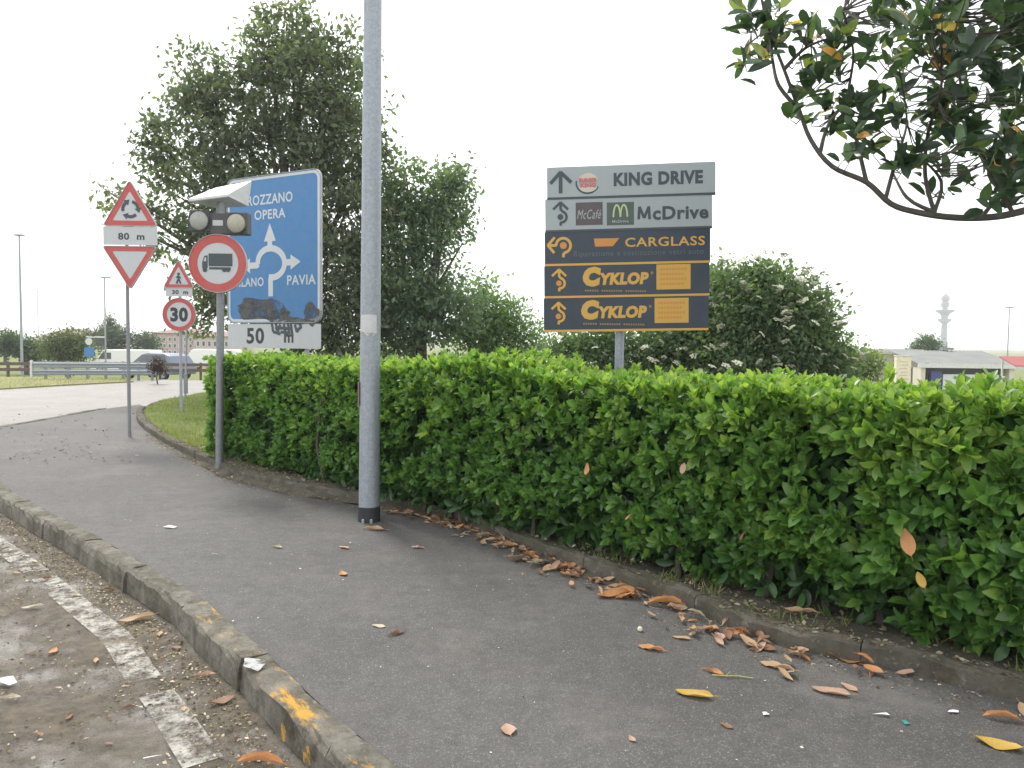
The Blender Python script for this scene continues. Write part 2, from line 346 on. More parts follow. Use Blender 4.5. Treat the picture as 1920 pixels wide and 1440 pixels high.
def kerb(name, line, side, w_, ztop, zbot, mat_fn, length, joint, lo, hi, chip=.011, inset=0):
    pts = resample(line, .1); nr = normals2(pts)
    b = MB()
    for i in range(len(pts) - 1):
        if i % 4: continue
        j = min(i + 4, len(pts) - 1); a0, a1 = pts[i] + nr[i] * side * .01, pts[i] + nr[i] * side * (w_ - .02)
        c0, c1 = pts[j] + nr[j] * side * .01, pts[j] + nr[j] * side * (w_ - .02)
        vs_ = [(p.x, p.y, z) for z in (zbot - .05, ztop - .05) for p in (a0, a1, c1, c0)]
        b.add(vs_, [(0,3,2,1),(4,5,6,7),(0,1,5,4),(1,2,6,5),(2,3,7,6),(3,0,4,7)])
    base = tag(b.build(name, M['edging']), kind='structure')
    per = int(length / .1); k = 0; i = 0
    while i < len(pts) - 2:
        j = min(i + per, len(pts) - 1); seg = list(range(i, j + 1)); vs_ = []; tz = random.uniform(-.006, .006); to = random.uniform(-.006, .006)
        for q in seg:
            e = joint if q == seg[0] else (-joint if q == seg[-1] else 0)
            t = (pts[min(q+1, len(pts)-1)] - pts[max(q-1, 0)]).normalized(); p = pts[q] + t * e
            r_ = lambda s=1: random.uniform(-chip, chip) * s
            n_ = nr[q] * side
            zt = ztop(q * .1) if callable(ztop) else ztop
            for (o_, z_) in ((0, zbot), (0, zt + tz - .012 + r_()), (.012 + r_(.5), zt + tz + r_(.4)), (w_ * .5, zt + tz + r_(.6)), (w_ - .028 + r_(), zt + tz + r_(.4)), (w_ - .007 + r_(), zt + tz - .016 + r_()), (w_ + to * .5 + r_(.7), zt + tz - .05 + r_()), (w_ + .012 + to, zbot)):
                q_ = p + n_ * (o_ + (to if 0 < o_ else 0) + inset); vs_.append((q_.x, q_.y, z_))
        m_ = 8; fs = [(a*m_+c, (a+1)*m_+c, (a+1)*m_+c+1, a*m_+c+1) for a in range(len(seg)-1) for c in range(m_-1)]
        if side > 0: fs = [f[::-1] for f in fs]
        fs += [tuple(range(m_)), tuple((len(seg)-1)*m_+c for c in range(m_))[::-1]]
        x = MB().add(vs_, fs); ob = x.build('kerb_stone', mat_fn(k, pts[(i+j)//2]), base)
        bm = bmesh.new(); bm.from_mesh(ob.data); bmesh.ops.recalc_face_normals(bm, faces=bm.faces); bm.to_mesh(ob.data); bm.free()
        k += 1; i = j
    return base
kerb('kerb', left, 1, .15, .012, -.2, lambda k, p: M['kerby'] if 1.2 < p.y < 4.3 else M['kerb'], 1.0, .004, 0, 0)
rk = [p for p in right if p.y < gp(262,768).y]
kerb('edging_kerb', rk, -1, .13, .095, -.1, lambda k, p: M['edging'], 1.0, .003, 0, 0, .02)
# raised planting bed behind the edging kerb
rn = normals2(right); bed = [p - n * .10 for p, n in zip(right, rn)]
bedpoly = [p.to_2d() for p in bed] + [Vector((-7.9,24.5)), Vector((16,24.5)), Vector((16,-2))]
sheet('planting_bed', bedpoly, .075, M['soil'], .4)
gpoly = [p for p, q in zip(bed, right) if q.y > 9.3 and q.y < 25]
gpo = [(p - n * .06).to_2d() for p, n, q in zip(bed, rn, right) if 9.4 < q.y < 25]
sl = [(p, n) for p, n in zip(right, rn) if 5.0 < p.y < 10.6]; q = MB(); prf = [(.10,.003),(.03,.03),(-.04,.075),(-.10,.108),(-.2,.112),(-.42,.085),(-.6,.06)]; m_ = len(prf); vs_ = []
for i, (p, n) in enumerate(sl):
    e = min(1, i / 8, (len(sl) - 1 - i) / 8)
    for (o_, z_) in prf: c = p + n * (o_ + .05 * mn.noise(Vector((i * .33, o_ * 3, 2)))); vs_.append((c.x, c.y, z_ * (.35 + .65 * e) + .022 * mn.noise(Vector((c.x * 5, c.y * 5, 7)))))
q.add(vs_, [(a*m_+k, a*m_+k+1, (a+1)*m_+k+1, (a+1)*m_+k) for a in range(len(sl)-1) for k in range(m_-1)])
bm = bmesh.new(); bm.from_mesh(q.mesh('x')); bmesh.ops.recalc_face_normals(bm, faces=bm.faces)
if sum(f.normal.z for f in bm.faces) < 0: bmesh.ops.reverse_faces(bm, faces=bm.faces)
me = bpy.data.meshes.new('soil_slope'); bm.to_mesh(me); bm.free(); tag(link('soil_slope', me, None, M['soil']), kind='structure')
for f in me.polygons: f.use_smooth = True
sheet('grass_verge', gpo + [Vector((-7.4,22.5)), Vector((-4.6,13)), Vector((-3.6,10.2))], .08, M['turf'])
sheet('far_verge', [gp(-900,745,-.1).to_2d(), gp(0,728,-.1).to_2d(), gp(120,721,-.1).to_2d(), gp(250,714.5,-.1).to_2d(), gp(250,710,-.1).to_2d(), gp(70,707,-.1).to_2d(), gp(-900,704,-.1).to_2d()], -.1, M['dryverge'], .2)
# dirt drifted over the gutter of the near road, and the worn edge line
ln = normals2(left)
near = [(p, n) for p, n in zip(left, ln) if -1 < p.y < 11]
sheet('gutter_dirt', [(p + n * .13).to_2d() for p, n in near] + [(p + n * (2.0 + .3 * math.sin(i * .4))).to_2d() for i, (p, n) in reversed(list(enumerate(near)))], ZR + .008, M['dirt'], kind='structure')
lm = []
pl = resample([p for p in left if 1.2 < p.y < 10], .1); pn = normals2(pl)
segs = MB(); acc = 0
for a, b in ((0, 9), (10, 13), (14, 19), (20, 25), (27, 35), (37, 60), (62, 80)):
    a_, b_ = a, min(b, len(pl) - 1)
    if a_ >= b_: continue
    inn = [pl[i] + pn[i] * .40 for i in range(a_, b_ + 1)]; out = [pl[i] + pn[i] * .56 for i in range(a_, b_ + 1)]
    n_ = len(inn); segs.add([(p.x, p.y, ZR + .012) for p in inn + out], [(i, i+1, n_+i+1, n_+i) for i in range(n_-1)])
bm = bmesh.new(); bm.from_mesh(segs.mesh('edge_line')); bmesh.ops.recalc_face_normals(bm, faces=bm.faces); me = bpy.data.meshes.new('road_marking'); bm.to_mesh(me); bm.free()
tag(link('road_marking', me, None, M['whiteline']), kind='structure')
# paint left on the kerb: a white blot and two yellow strokes on its face
def patch(name, c, ax, ay, pts, mat, par):
    c = Vector(c); o = MB().add([c + ax * p[0] + ay * p[1] for p in pts], [tuple(range(len(pts)))]).build(name, mat, par); return o
kb = bpy.data.objects['kerb']
i0 = min(range(len(left)), key=lambda i: (left[i] - gp(468,1247)).length); n0 = ln[i0]; t0 = Vector((n0.y, -n0.x, 0))
patch('paint_blot', left[i0] + n0 * .105 + Vector((0,0,.02)), t0, n0, [(.085*math.cos(a)*(1+.22*math.sin(3*a)), .045*math.sin(a)*(1+.2*math.cos(4*a))) for a in [k*2*math.pi/18 for k in range(18)]], m_masked('white_blot', (.56,.56,.56), (.44,.44,.43), .40, .50, 16), kb)
for px_, py_, shp in ((535,1375,((-.02,-.035),(.015,-.04),(.022,.03),(-.004,.045),(-.03,.02))), (578,1392,((-.03,-.03),(.03,-.045),(.035,.0),(.0,.01),(.012,.04),(-.02,.045),(-.03,.01)))):
    i1 = min(range(len(left)), key=lambda i: abs(pix(left[i] + ln[i] * .17 + Vector((0,0,-.07)))[0] - px_) if left[i].y > 1.5 else 1e9)
    patch('paint_stroke', left[i1] + ln[i1] * .178 + Vector((0,0,-.065)), Vector((ln[i1].y, -ln[i1].x, 0)), Vector((0,0,1)), shp, M['yellowworn'], kb)

# ------------------------------------------------------------------ leaf and blade batches
def unit(a): return a / np.maximum(1e-9, np.linalg.norm(a, axis=-1, keepdims=True))
TPL = np.array([(0,0,0),(-.36,.2,.05),(0,.2,-.01),(.36,.2,.05),(-.5,.5,.07),(0,.5,-.02),(.5,.5,.07),(-.36,.8,.02),(0,.8,-.06),(.36,.8,.02),(0,1,-.12)], float)   # x width, y along, z
TPF = [(0,2,1),(0,3,2),(1,2,5,4),(2,3,6,5),(4,5,8,7),(5,6,9,8),(7,8,10),(8,9,10)]
KITE = np.array([(0,0,0),(-.45,.5,.06),(0,1,-.05),(.45,.5,.06)], float); KF = [(0,3,2,1)]
TRI = np.array([(-.5,0,0),(.5,0,0),(.1,1,0)], float); TF = [(0,1,2)]
def batch(name, pos, dirs, nrm, ln_, wd, tint, mat, parent=None, tpl=TPL, tf=TPF, kind=None, smooth=False):
    pos = np.asarray(pos, float); n = len(pos); y = unit(np.asarray(dirs, float)); z = np.asarray(nrm, float)
    x = unit(np.cross(y, z)); z = np.cross(x, y)
    ln_ = np.broadcast_to(np.asarray(ln_, float), (n,)); wd = np.broadcast_to(np.asarray(wd, float), (n,))
    V = pos[:, None] + x[:, None] * (tpl[None, :, 0:1] * wd[:, None, None]) + y[:, None] * (tpl[None, :, 1:2] * ln_[:, None, None]) + z[:, None] * (tpl[None, :, 2:3] * ln_[:, None, None])
    k = len(tpl); loops = np.concatenate([np.array(f) for f in tf]); tot = np.array([len(f) for f in tf])
    LI = (loops[None] + (np.arange(n) * k)[:, None]).ravel(); LT = np.tile(tot, n); LS = np.concatenate([[0], np.cumsum(LT)[:-1]])
    me = bpy.data.meshes.new(name); me.vertices.add(n * k); me.vertices.foreach_set('co', V.ravel().astype(np.float32))
    me.loops.add(len(LI)); me.loops.foreach_set('vertex_index', LI.astype(np.int32)); me.polygons.add(len(LT))
    me.polygons.foreach_set('loop_start', LS.astype(np.int32)); me.polygons.foreach_set('loop_total', LT.astype(np.int32))
    me.update(calc_edges=True)
    ca = me.color_attributes.new('tint', 'FLOAT_COLOR', 'POINT'); tint = np.asarray(tint, float)
    c4 = np.concatenate([np.repeat(tint, k, axis=0), np.ones((n * k, 1))], 1); ca.data.foreach_set('color', c4.ravel().astype(np.float32))
    if smooth: me.polygons.foreach_set('use_smooth', np.ones(len(LT), bool))
    o = link(name, me, parent, mat)
    if kind: o['kind'] = kind
    return o
def lerp3(a, b, t): return np.asarray(a)[None] * (1 - t[:, None]) + np.asarray(b)[None] * t[:, None]
def unit_leaf_mesh(name, tint, mat, wd=.5):
    o = batch(name, [(0,0,0)], [(0,1,0)], [(0,0,1)], 1, wd, [tint], mat, smooth=True); me = o.data; bpy.data.objects.remove(o); return me
def leaf_object(name, me, p, d, nrm, ln_, parent):
    y = Vector(d).normalized(); z = Vector(nrm); x = y.cross(z).normalized(); z = x.cross(y)
    o = bpy.data.objects.new(name, me); COL.objects.link(o); o.parent = parent
    mm = Matrix((x, y, z)).transposed().to_4x4() @ Matrix.Scale(ln_, 4); mm.translation = Vector(p); o.matrix_local = mm; return o

# ------------------------------------------------------------------ hedge
HA, HB = gp(405,862,.15), Vector((4.6, 1.35, .15))
hp = [gp(405,862,.15), gp(690,918,.15), gp(1000,1000,.15), gp(1400,1128,.15), gp(1850,1245,.15)]
HA = Vector((hp[0].x, hp[0].y, 0)); hdir = (Vector((hp[-1].x, hp[-1].y, 0)) - HA).normalized(); HL = (Vector((hp[-1].x, hp[-1].y, 0)) - HA).length + 2.6
hn = Vector((hdir.y, -hdir.x, 0));  hn = hn if hn.y < 0 else -hn      # towards the path
HT, HD = 1.36, 1.05; HA = HA - hn * .20 - hdir * .62; HL += .62
PROF = [(-400,680),(400,676),(500,670),(600,664),(680,670),(760,677),(850,674),(950,670),(1020,655),(1080,664),(1150,690),(1250,697),(1350,700),(1450,700),(1550,703),(1650,712),(1750,722),(1800,726),(1850,720),(1920,708),(3000,704)]
def hedge_top(u):
    h = 1.3
    for _ in range(6):
        p = HA + hdir * u - hn * HD; p.z = h
        if p.y < .8: return 1.33
        x, y = pix(p); t = np.interp(x, [q[0] for q in PROF], [q[1] for q in PROF]); d_ = (y - t) / F * p.y; h = min(1.5, max(1.15, h + d_))
    return h - .08
HTAB = [hedge_top(i * .1) for i in range(130)]
def htop(u): i = min(128, max(0, u / .1)); k = int(i); return HTAB[k] * (1 - i + k) + HTAB[k+1] * (i - k)
def hbump(u, v, s=0): return .085 * mn.noise(Vector((u * 1.3, v * 1.6, 3 + s))) + .045 * mn.noise(Vector((u * 4.1, v * 4.3, 9 + s)))
hedge = empty('hedge', HA, 0, 'long clipped laurel hedge with bright green top, along the pavement', 'hedge')
hd, hnn = np.array(hdir), np.array(hn)
P, D, N_, LN, TI, FR = [], [], [], [], [], []
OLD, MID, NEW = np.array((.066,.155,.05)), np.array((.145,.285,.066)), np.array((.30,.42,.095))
def shoot(c, ax, n, l, fresh, spread=1.0):
    ax = unit(np.array(ax)); a = np.cross(ax, (0.13, .2, .97)); a = unit(a); b = np.cross(ax, a); ph = random.uniform(0, 6.28)
    for k in range(n):
        th = ph + k * 2.4; el = random.uniform(.35, 1.15) * spread * (.6 + .4 * (1 - k / n)); rad = a * math.cos(th) + b * math.sin(th)
        d = ax * math.cos(el) + rad * math.sin(el); d = d + np.array((0, 0, random.uniform(-.15, .1)))
        P.append(c + ax * (l * .45 * k / n)); D.append(d); nn = ax * math.sin(el) - rad * math.cos(el)
        N_.append(nn + RNG.normal(0, .25, 3)); LN.append(l * random.uniform(.7, 1.15))
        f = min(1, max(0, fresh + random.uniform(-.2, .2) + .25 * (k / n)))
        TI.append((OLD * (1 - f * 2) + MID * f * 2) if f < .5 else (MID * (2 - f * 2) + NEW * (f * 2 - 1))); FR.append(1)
u = 0
nfront = int(HL * HT * 330)
for _ in range(nfront):
    u = random.uniform(-.05, HL); ht = htop(u); z = random.uniform(.1 + .17 * math.exp(-((u - 4.6) / 2.2) ** 2) + .05 * mn.noise(Vector((u * 1.7, 0, 33))), ht)
    hole = mn.noise(Vector((u * 2.2, z * 2.4, 20)))
    if hole < -.30 and random.random() < .9: continue
    taper = -.22 * max(0, .4 - z) / .4
    top_in = -.10 * max(0, z - ht + .15) / .15
    off = hbump(u, z) + taper + top_in - random.uniform(0, .09)
    off -= .22 * max(0, -.18 - hole)
    pos = hd * u + hnn * off + np.array((0, 0, z))
    ax = hnn * .75 + np.array((0, 0, random.uniform(.1, .85))) + RNG.normal(0, .35, 3)
    near_b = min(1, max(0, (u - 3) / 6))
    l = random.uniform(.05, .088) * (1 + .15 * near_b + .32 * min(1, max(0, (u - 6.2) / 2)))
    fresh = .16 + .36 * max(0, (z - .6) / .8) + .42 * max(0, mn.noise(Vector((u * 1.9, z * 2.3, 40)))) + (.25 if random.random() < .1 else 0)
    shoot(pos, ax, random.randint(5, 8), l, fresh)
ntop = int(HL * HD * 250)
for _ in range(ntop):
    u = random.uniform(-.05, HL); s = random.uniform(-.04, HD)
    h = htop(u) + .02 * mn.noise(Vector((u * .8, s, 60))) + .035 * mn.noise(Vector((u * 3, s * 3, 70)))
    pos = hd * u - hnn * s + np.array((0, 0, h - random.uniform(0, .08)))
    edge = .35 if s < .15 else 0
    ax = np.array((0, 0, 1.)) + hnn * edge + RNG.normal(0, .28, 3)
    sp_ = random.random() < .16
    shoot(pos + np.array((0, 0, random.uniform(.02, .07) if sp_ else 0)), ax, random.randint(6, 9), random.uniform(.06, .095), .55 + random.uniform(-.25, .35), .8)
for _ in range(int(HT * HD * 220)):
    s = random.uniform(0, HD); z = random.uniform(.12, HT)
    pos = -hd * (.02 + .06 * random.random() + hbump(s, z, 5)) - hnn * s + np.array((0, 0, z))
    shoot(pos, -hd * .8 + np.array((0, 0, .4)) + RNG.normal(0, .35, 3), 6, .085, .25 + .3 * z / HT)
nsh = len(P)
for _ in range(int(HL * 4200)):                       # inner leaves and back face
    u = random.uniform(0, HL); z = random.uniform(.14, htop(u) - .06); s = .1 + (HD - .1) * random.random() ** 1.5
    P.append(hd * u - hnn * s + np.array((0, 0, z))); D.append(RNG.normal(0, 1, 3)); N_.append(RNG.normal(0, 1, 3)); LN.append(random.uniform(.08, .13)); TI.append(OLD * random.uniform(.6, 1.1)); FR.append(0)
P = np.array(P); D = unit(np.array(D)); N_ = np.array(N_); LN = np.array(LN); TI = np.array(TI); FR = np.array(FR)
WP = P + np.array(HA)
dist = np.linalg.norm(WP - np.array((0, 0, EYE)), axis=1)
def np_pix(w_):
    q = w_ - np.array((0, 0, EYE)); zf = q @ np.array(fw); return CX + F * (q @ np.array(rt)) / zf, CY - F * (q @ np.array(up)) / zf
px_, py_ = np_pix(WP)
vis = (FR > 0) & (px_ > 1100) & (px_ < 1905) & (py_ > 690) & (py_ < 1240) & (N_ @ hnn > -.6)
outw = P @ hnn
score = np.where(vis, LN / dist + .06 * outw * (px_ > 0), -1)
big = np.argsort(-score)[:300]; msk = np.ones(len(P), bool); msk[big] = False
ltm = [unit_leaf_mesh('laurel_leaf_mesh', t, M['leaf'], .46) for t in (OLD, OLD * .5 + MID * .5, MID, MID * 1.15, MID * .6 + NEW * .4, MID * .3 + NEW * .7, NEW)]
for i in big:
    f = TI[i][0]; k = min(range(7), key=lambda q: abs(f - (OLD, OLD*.5+MID*.5, MID, MID*1.15, MID*.6+NEW*.4, MID*.3+NEW*.7, NEW)[q][0]))
    leaf_object('leaf', ltm[k], P[i], D[i], N_[i], LN[i], hedge)
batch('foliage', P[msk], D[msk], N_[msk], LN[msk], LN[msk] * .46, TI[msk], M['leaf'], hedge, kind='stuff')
st = MB()
u = .1
while u < HL:
    for s in (.2, .65):
        b_ = hdir * (u + random.uniform(-.1, .1)) - hn * (s + random.uniform(-.1, .1)); b_.z = .05; p1 = b_ + Vector((random.uniform(-.1, .1), random.uniform(-.1, .1), .45)); p2 = p1 + Vector((random.uniform(-.2, .2), random.uniform(-.2, .2), .5))
        st.tube([b_, p1, p2], [.022, .016, .008], 6)
        st.tube([b_ + Vector((0,0,.1)), b_ + Vector((random.uniform(-.2, .2), random.uniform(-.2, .2), .6))], [.012, .006], 5)
    u += random.uniform(.25, .4)
st.build('stems', M['bark'], hedge)['kind'] = 'stuff'

# ------------------------------------------------------------------ trees and bushes
def blob_tree(name, label, cat, d, base_px, blobs, n, lsize, tints, trunk_r, seed, depth=.7, group=None, z0=.07, flowers=None, per=14, cl=.3):
    rs = np.random.default_rng(seed); rnd = random.Random(seed); S = d / F
    b = dp(base_px, 700, d); base = Vector((b.x, d, z0)); root = empty(name, base, 0, label, cat, group); B = np.array(base)
    C = []; W = []
    for (x, y, r, *o) in blobs:
        p = dp(x, y, d + (o[0] if o else 0)); C.append((np.array(p) - B, r * S)); W.append((r * S) ** 2.2)
    W = np.array(W) / sum(W); ncl = n // per; cc = []; idx = rs.choice(len(C), ncl, p=W)
    dirs = unit(rs.normal(0, 1, (ncl, 3))); rad = np.where(rs.random(ncl) < .8, rs.uniform(.68, 1.0, ncl), rs.uniform(.1, .75, ncl))
    ctr = np.array([C[i][0] for i in idx]); rr = np.array([C[i][1] for i in idx])
    cp = ctr + dirs * (rad * rr)[:, None] * np.array((1, depth + .25, 1))
    cp[:, 2] = np.maximum(cp[:, 2], .15)
    pos = np.repeat(cp, per, 0) + rs.normal(0, 1, (ncl * per, 3)) * (cl * np.repeat(rs.uniform(.5, 1.1, ncl), per))[:, None] * np.array((1, 1, .7))
    m_ = len(pos); out = unit(np.repeat(dirs, per, 0)); dd = unit(out * .5 + rs.normal(0, .7, (m_, 3)) + np.array((0, 0, -.25))); nn = unit(np.array((0, 0, 1.)) + rs.normal(0, .7, (m_, 3)))
    t = np.clip(np.repeat(rs.random(ncl), per) * .75 + rs.random(m_) * .35, 0, 1); ti = lerp3(tints[0], tints[1], t)
    ls = lsize * rs.uniform(.6, 1.25, m_)
    batch('crown', pos, dd, nn, ls, ls * .55, ti, M['tree'], root, KITE, KF, kind='stuff')
    tr = MB(); top = np.average(np.array([c for c, _ in C]), axis=0, weights=W); h = max(.6, top[2])
    pts = [Vector((0,0,-.05)), Vector((rnd.uniform(-.05,.05), 0, h * .35)), Vector((top[0] * .5, top[1] * .5, h * .75)), Vector((top[0], top[1], h * 1.15))]
    tr.tube(spline(pts, .3), np.linspace(trunk_r, trunk_r * .35, len(spline(pts, .3))), 9).build('trunk', M['bark'], root, True)
    for k, (c, r) in enumerate(C):
        if r < .18: pass
        s = Vector(pts[1].lerp(pts[2], rnd.uniform(0, 1))); e = Vector(c); mid = s.lerp(e, .5) + Vector((rnd.uniform(-.15,.15), rnd.uniform(-.15,.15), -.1))
        lb = spline([s, mid, e], .25); MB().tube(lb, np.linspace(trunk_r * .4, .012, len(lb)), 6).build('limb', M['bark'], root, True)
    tw = MB()
    for k in range(min(260, ncl // 4)):
        i = rs.integers(ncl); e = Vector(cp[i]); s = Vector(ctr[i]).lerp(e, rnd.uniform(.2, .6)); tw.tube([s, s.lerp(e, .5) + Vector((0,0,-.05)), e], [.016, .011, .005], 4, False)
    tw.build('twigs', M['bark'], root)['kind'] = 'stuff'
    if flowers:
        nf, fs = flowers; fm = None; order = [i for i in range(ncl) if dirs[i][1] < .15 and rad[i] > .8]; rnd.shuffle(order)
        for i in order[:nf]:
            if fm is None:
                q = MB(); 
                for a in range(11):
                    an = a * 2.399; ra = .5 * math.sqrt((a + .5) / 11); q.sweep_z((ra * math.cos(an), ra * math.sin(an), -.5 * ra * ra + .02 * (a % 3)), [(.05, -.06), (.17, 0), (.1, .05)], 5)
                fm = q.mesh('flower_head_mesh'); fm.materials.append(M['flower'])
            fo = bpy.data.objects.new('flower_head', fm); COL.objects.link(fo); fo.parent = root
            fo.location = Vector(cp[i]) + Vector(dirs[i]) * .22 + Vector((0, -.16, .06)); s_ = fs * rnd.uniform(.7, 1.25); fo.scale = (s_, s_, s_)
            fo.rotation_euler = (rnd.uniform(.1, .8), rnd.uniform(-.4, .4), rnd.uniform(0, 6))
    return root
DK = ((.085,.112,.09), (.19,.235,.155))  # leaf tints raised and greyed to stand in for pale glare
blob_tree('tree', 'tall dark leafy tree standing behind the blue direction sign', 'tree', 21.5, 560,
  [(545,75,55),(480,95,48),(615,120,60),(655,95,35),(500,45,22,.2),(555,30,22),(560,180,105),(385,140,40),(355,105,18),(395,185,55),(455,235,95),(350,205,38),(310,265,42),(285,245,20),(375,295,80),(300,310,28),(625,250,95),(520,340,120),(655,180,50),(330,365,42),(285,400,22),(420,410,75),(650,390,100),(560,520,135),(455,560,70),(400,580,38),(640,580,90),(690,500,70),(215,352,17),(192,352,9),(200,402,14),(300,440,38),(350,470,45),(380,530,40),(690,300,50),(705,250,30),(370,605,18)],
  40000, .19, DK, .3, 11, per=40, cl=.30)
blob_tree('tree', 'rounded dark tree just right of the lamp post, lower than the tall tree', 'tree', 22.5, 790,
  [(790,365,62),(850,335,32),(835,370,40),(760,315,12),(755,450,75),(830,440,55),(868,455,28),(865,400,20),(780,560,105),(845,570,60),(735,600,80),(720,380,45),(730,310,18)], 17000, .185, ((.085,.125,.095), (.185,.27,.16)), .2, 12, per=38, cl=.30)
blob_tree('shrub', 'light green loose shrub between the dark tree and the stacked sign boards', 'shrub', 24, 930,
  [(905,540,28),(915,590,45),(950,590,36),(975,625,40),(900,640,50),(940,650,50),(1000,645,28),(875,610,30)], 8000, .15, ((.09,.16,.07), (.22,.33,.14)), .07, 13, cl=.28)
blob_tree('elder_bush', 'white flowering elder bush seen below and behind the stacked sign boards', 'bush', 15, 1180,
  [(1075,655,42),(1130,650,48),(1190,660,50),(1250,650,58),(1300,620,55),(1040,670,28),(1320,560,48),(1340,525,28),(1330,660,60)], 15000, .115, ((.08,.13,.08), (.19,.28,.145)), .06, 14, flowers=(110, .145), cl=.2)
blob_tree('elder_bush', 'broad round elder bush with cream flower heads right of the stacked sign boards', 'bush', 14.2, 1455,
  [(1385,575,70),(1440,560,62),(1500,600,62),(1480,650,80),(1380,650,80),(1545,650,44),(1430,525,32),(1410,505,16),(1560,690,40),(1520,570,30)], 24000, .115, ((.075,.12,.075), (.18,.26,.135)), .07, 15, flowers=(140, .14), cl=.2, per=22)
blob_tree('shrub', 'small yellowish green shrub beside the cream building, right of the elder bush', 'shrub', 24, 1612, [(1600,675,28),(1630,682,28),(1610,700,35),(1580,690,20)], 3500, .12, ((.10,.15,.06), (.26,.32,.15)), .05, 16, z0=-.3, cl=.2)

# ------------------------------------------------------------------ magnolia overhanging from the right
mag = empty('magnolia_tree', (4.35, 4.9, .07), 0, 'magnolia tree with large glossy leaves reaching in at the upper right', 'tree')
MBs = np.array(mag.location); MD = 4.5
def mpt(x, y, o=0): return dp(x, y, MD + o) - Vector(MBs)
trunk = spline([Vector((0,0,-.05)), Vector((.02,.02,1.2)), Vector((-.05,-.05,2.6)), Vector((-.1,0,4.6))], .3)
MB().tube(trunk, np.linspace(.12, .05, len(trunk)), 10).build('trunk', M['magbark'], mag, True)
def br(pts, r0_, r1_, name='branch'):
    s = spline(pts, .04); MB().tube(s, np.linspace(r0_, r1_, len(s)), 7).build(name, M['magbark'], mag, True); return s
def mp(l): return [mpt(*p) for p in l]
main = br([Vector((-.02,0,1.95))] + mp([(2060,330),(1990,372),(1900,400),(1840,408),(1780,407),(1720,398),(1670,382),(1625,342),(1560,312),(1520,262),(1498,205),(1470,130),(1440,50),(1420,-40)]), .034, .006)
subs = [[(1625,342),(1608,270),(1590,190),(1600,100),(1580,20)],[(1752,398),(1735,330),(1740,250),(1765,160),(1760,60)],[(1660,375),(1680,300),(1700,230),(1690,150)],[(1752,398),(1700,370),(1668,310)],[(1840,408),(1870,370),(1900,330),(1930,240)],[(1498,205),(1460,160),(1448,110),(1440,60),(1395,90)],[(1538,285),(1555,230),(1600,180)],[(1900,400),(1860,330),(1820,250),(1800,150),(1790,20)],[(1752,398),(1765,340),(1720,290)],[(1470,130),(1510,90),(1560,70)]]
tips = []
for s in subs:
    q = br(mp([(x, y, random.uniform(-.25, .25) if k > 1 else 0) for k, (x, y) in enumerate(s)]), .013, .004); tips.append(q)
for (x, y) in ((1960,100),(1990,220),(1850,60),(1700,-60),(1920,-60),(2050,30)):
    br([Vector((-.05,-.03,2.4 + random.random())), mpt((x+2200)/2, y+60, .2), mpt(x, y, random.uniform(-.3,.4))], .03, .008)
mP, mD, mN, mL, mT = [], [], [], [], []
MG = [np.array(c) for c in ((.018,.035,.022),(.035,.065,.034),(.06,.10,.045),(.14,.17,.06),(.40,.20,.05),(.42,.30,.05))]
def rosette(c, n, l, ax):
    ax = unit(np.array(ax)); a = unit(np.cross(ax, (.2,.9,.1))); b = np.cross(ax, a); ph = random.uniform(0, 6.28)
    for k in range(n):
        th = ph + k * 2.4; el = random.uniform(.6, 1.35); rad = a * math.cos(th) + b * math.sin(th)
        mP.append(np.array(c) + RNG.normal(0, .02, 3)); mD.append(ax * math.cos(el) + rad * math.sin(el)); mN.append(ax * math.sin(el) - rad * math.cos(el) + RNG.normal(0, .2, 3)); mL.append(l * random.uniform(.7, 1.15))
        r = random.random(); i = 0 if r < .42 else 1 if r < .76 else 2 if r < .9 else 3 if r < .968 else 4 if r < .99 else 5
        mT.append(i)
sparse = [(1400,20),(1440,20),(1395,60),(1425,65),(1455,45),(1465,85),(1440,105),(1400,110),(1500,60),(1525,80),(1560,75),(1580,60),(1500,115),(1545,110),(1580,100),(1500,160),(1520,170),(1550,150),(1575,150),(1510,225),(1540,210),(1600,190),(1590,215),(1620,210),(1640,190),(1565,250),(1610,250),(1585,300),(1640,290),(1690,300),(1700,310),(1720,270),(1650,240),(1690,220),(1730,220),(1760,240),(1740,360),(1780,350),(1820,350),(1850,380),(1880,395)]
for (x, y) in sparse + [(x_ + random.uniform(-26, 26), y_ + random.uniform(-24, 24)) for x_, y_ in sparse[:34]]: rosette(mpt(x, y, random.uniform(-.2, .25)), random.randint(4, 6), .132, (random.uniform(-.5, .5), random.uniform(-.8, .2), random.uniform(.1, .9)))
n_ = 0
while n_ < 430:
    x, y = random.uniform(1590, 2180), random.uniform(-260, 375)
    lim = 1590 + (max(0, y - 30)) * .55
    if x < lim or (y > 300 and x < 1840) or (y > 120 and x < 1700 and random.random() < .6): continue
    if mn.noise(Vector((x * .012, y * .012, 5))) < -.3: continue
    rosette(mpt(x, y, random.uniform(-.5, .9)), random.randint(4, 7), .138, (random.uniform(-.6, .6), random.uniform(-.8, .3), random.uniform(.0, .9))); n_ += 1
for _ in range(260):
    rosette(mpt(random.uniform(2180, 2640), random.uniform(-420, 330), random.uniform(-.5, 1.2)), random.randint(4, 7), .138, (random.uniform(-.6, .6), random.uniform(-.8, .3), random.uniform(.0, .9)))
for (x, y) in ((2350, 60), (2480, 140), (2420, -120), (2560, 0)): tips.append(br([Vector((.02, 0, 2.2 + random.random())), mpt((x + 2240) / 2, y + 70, .2), mpt(x, y, .3)], .03, .008))
bpts = np.array([tuple(p) for q in tips + [main] for p in q]); tw = MB()
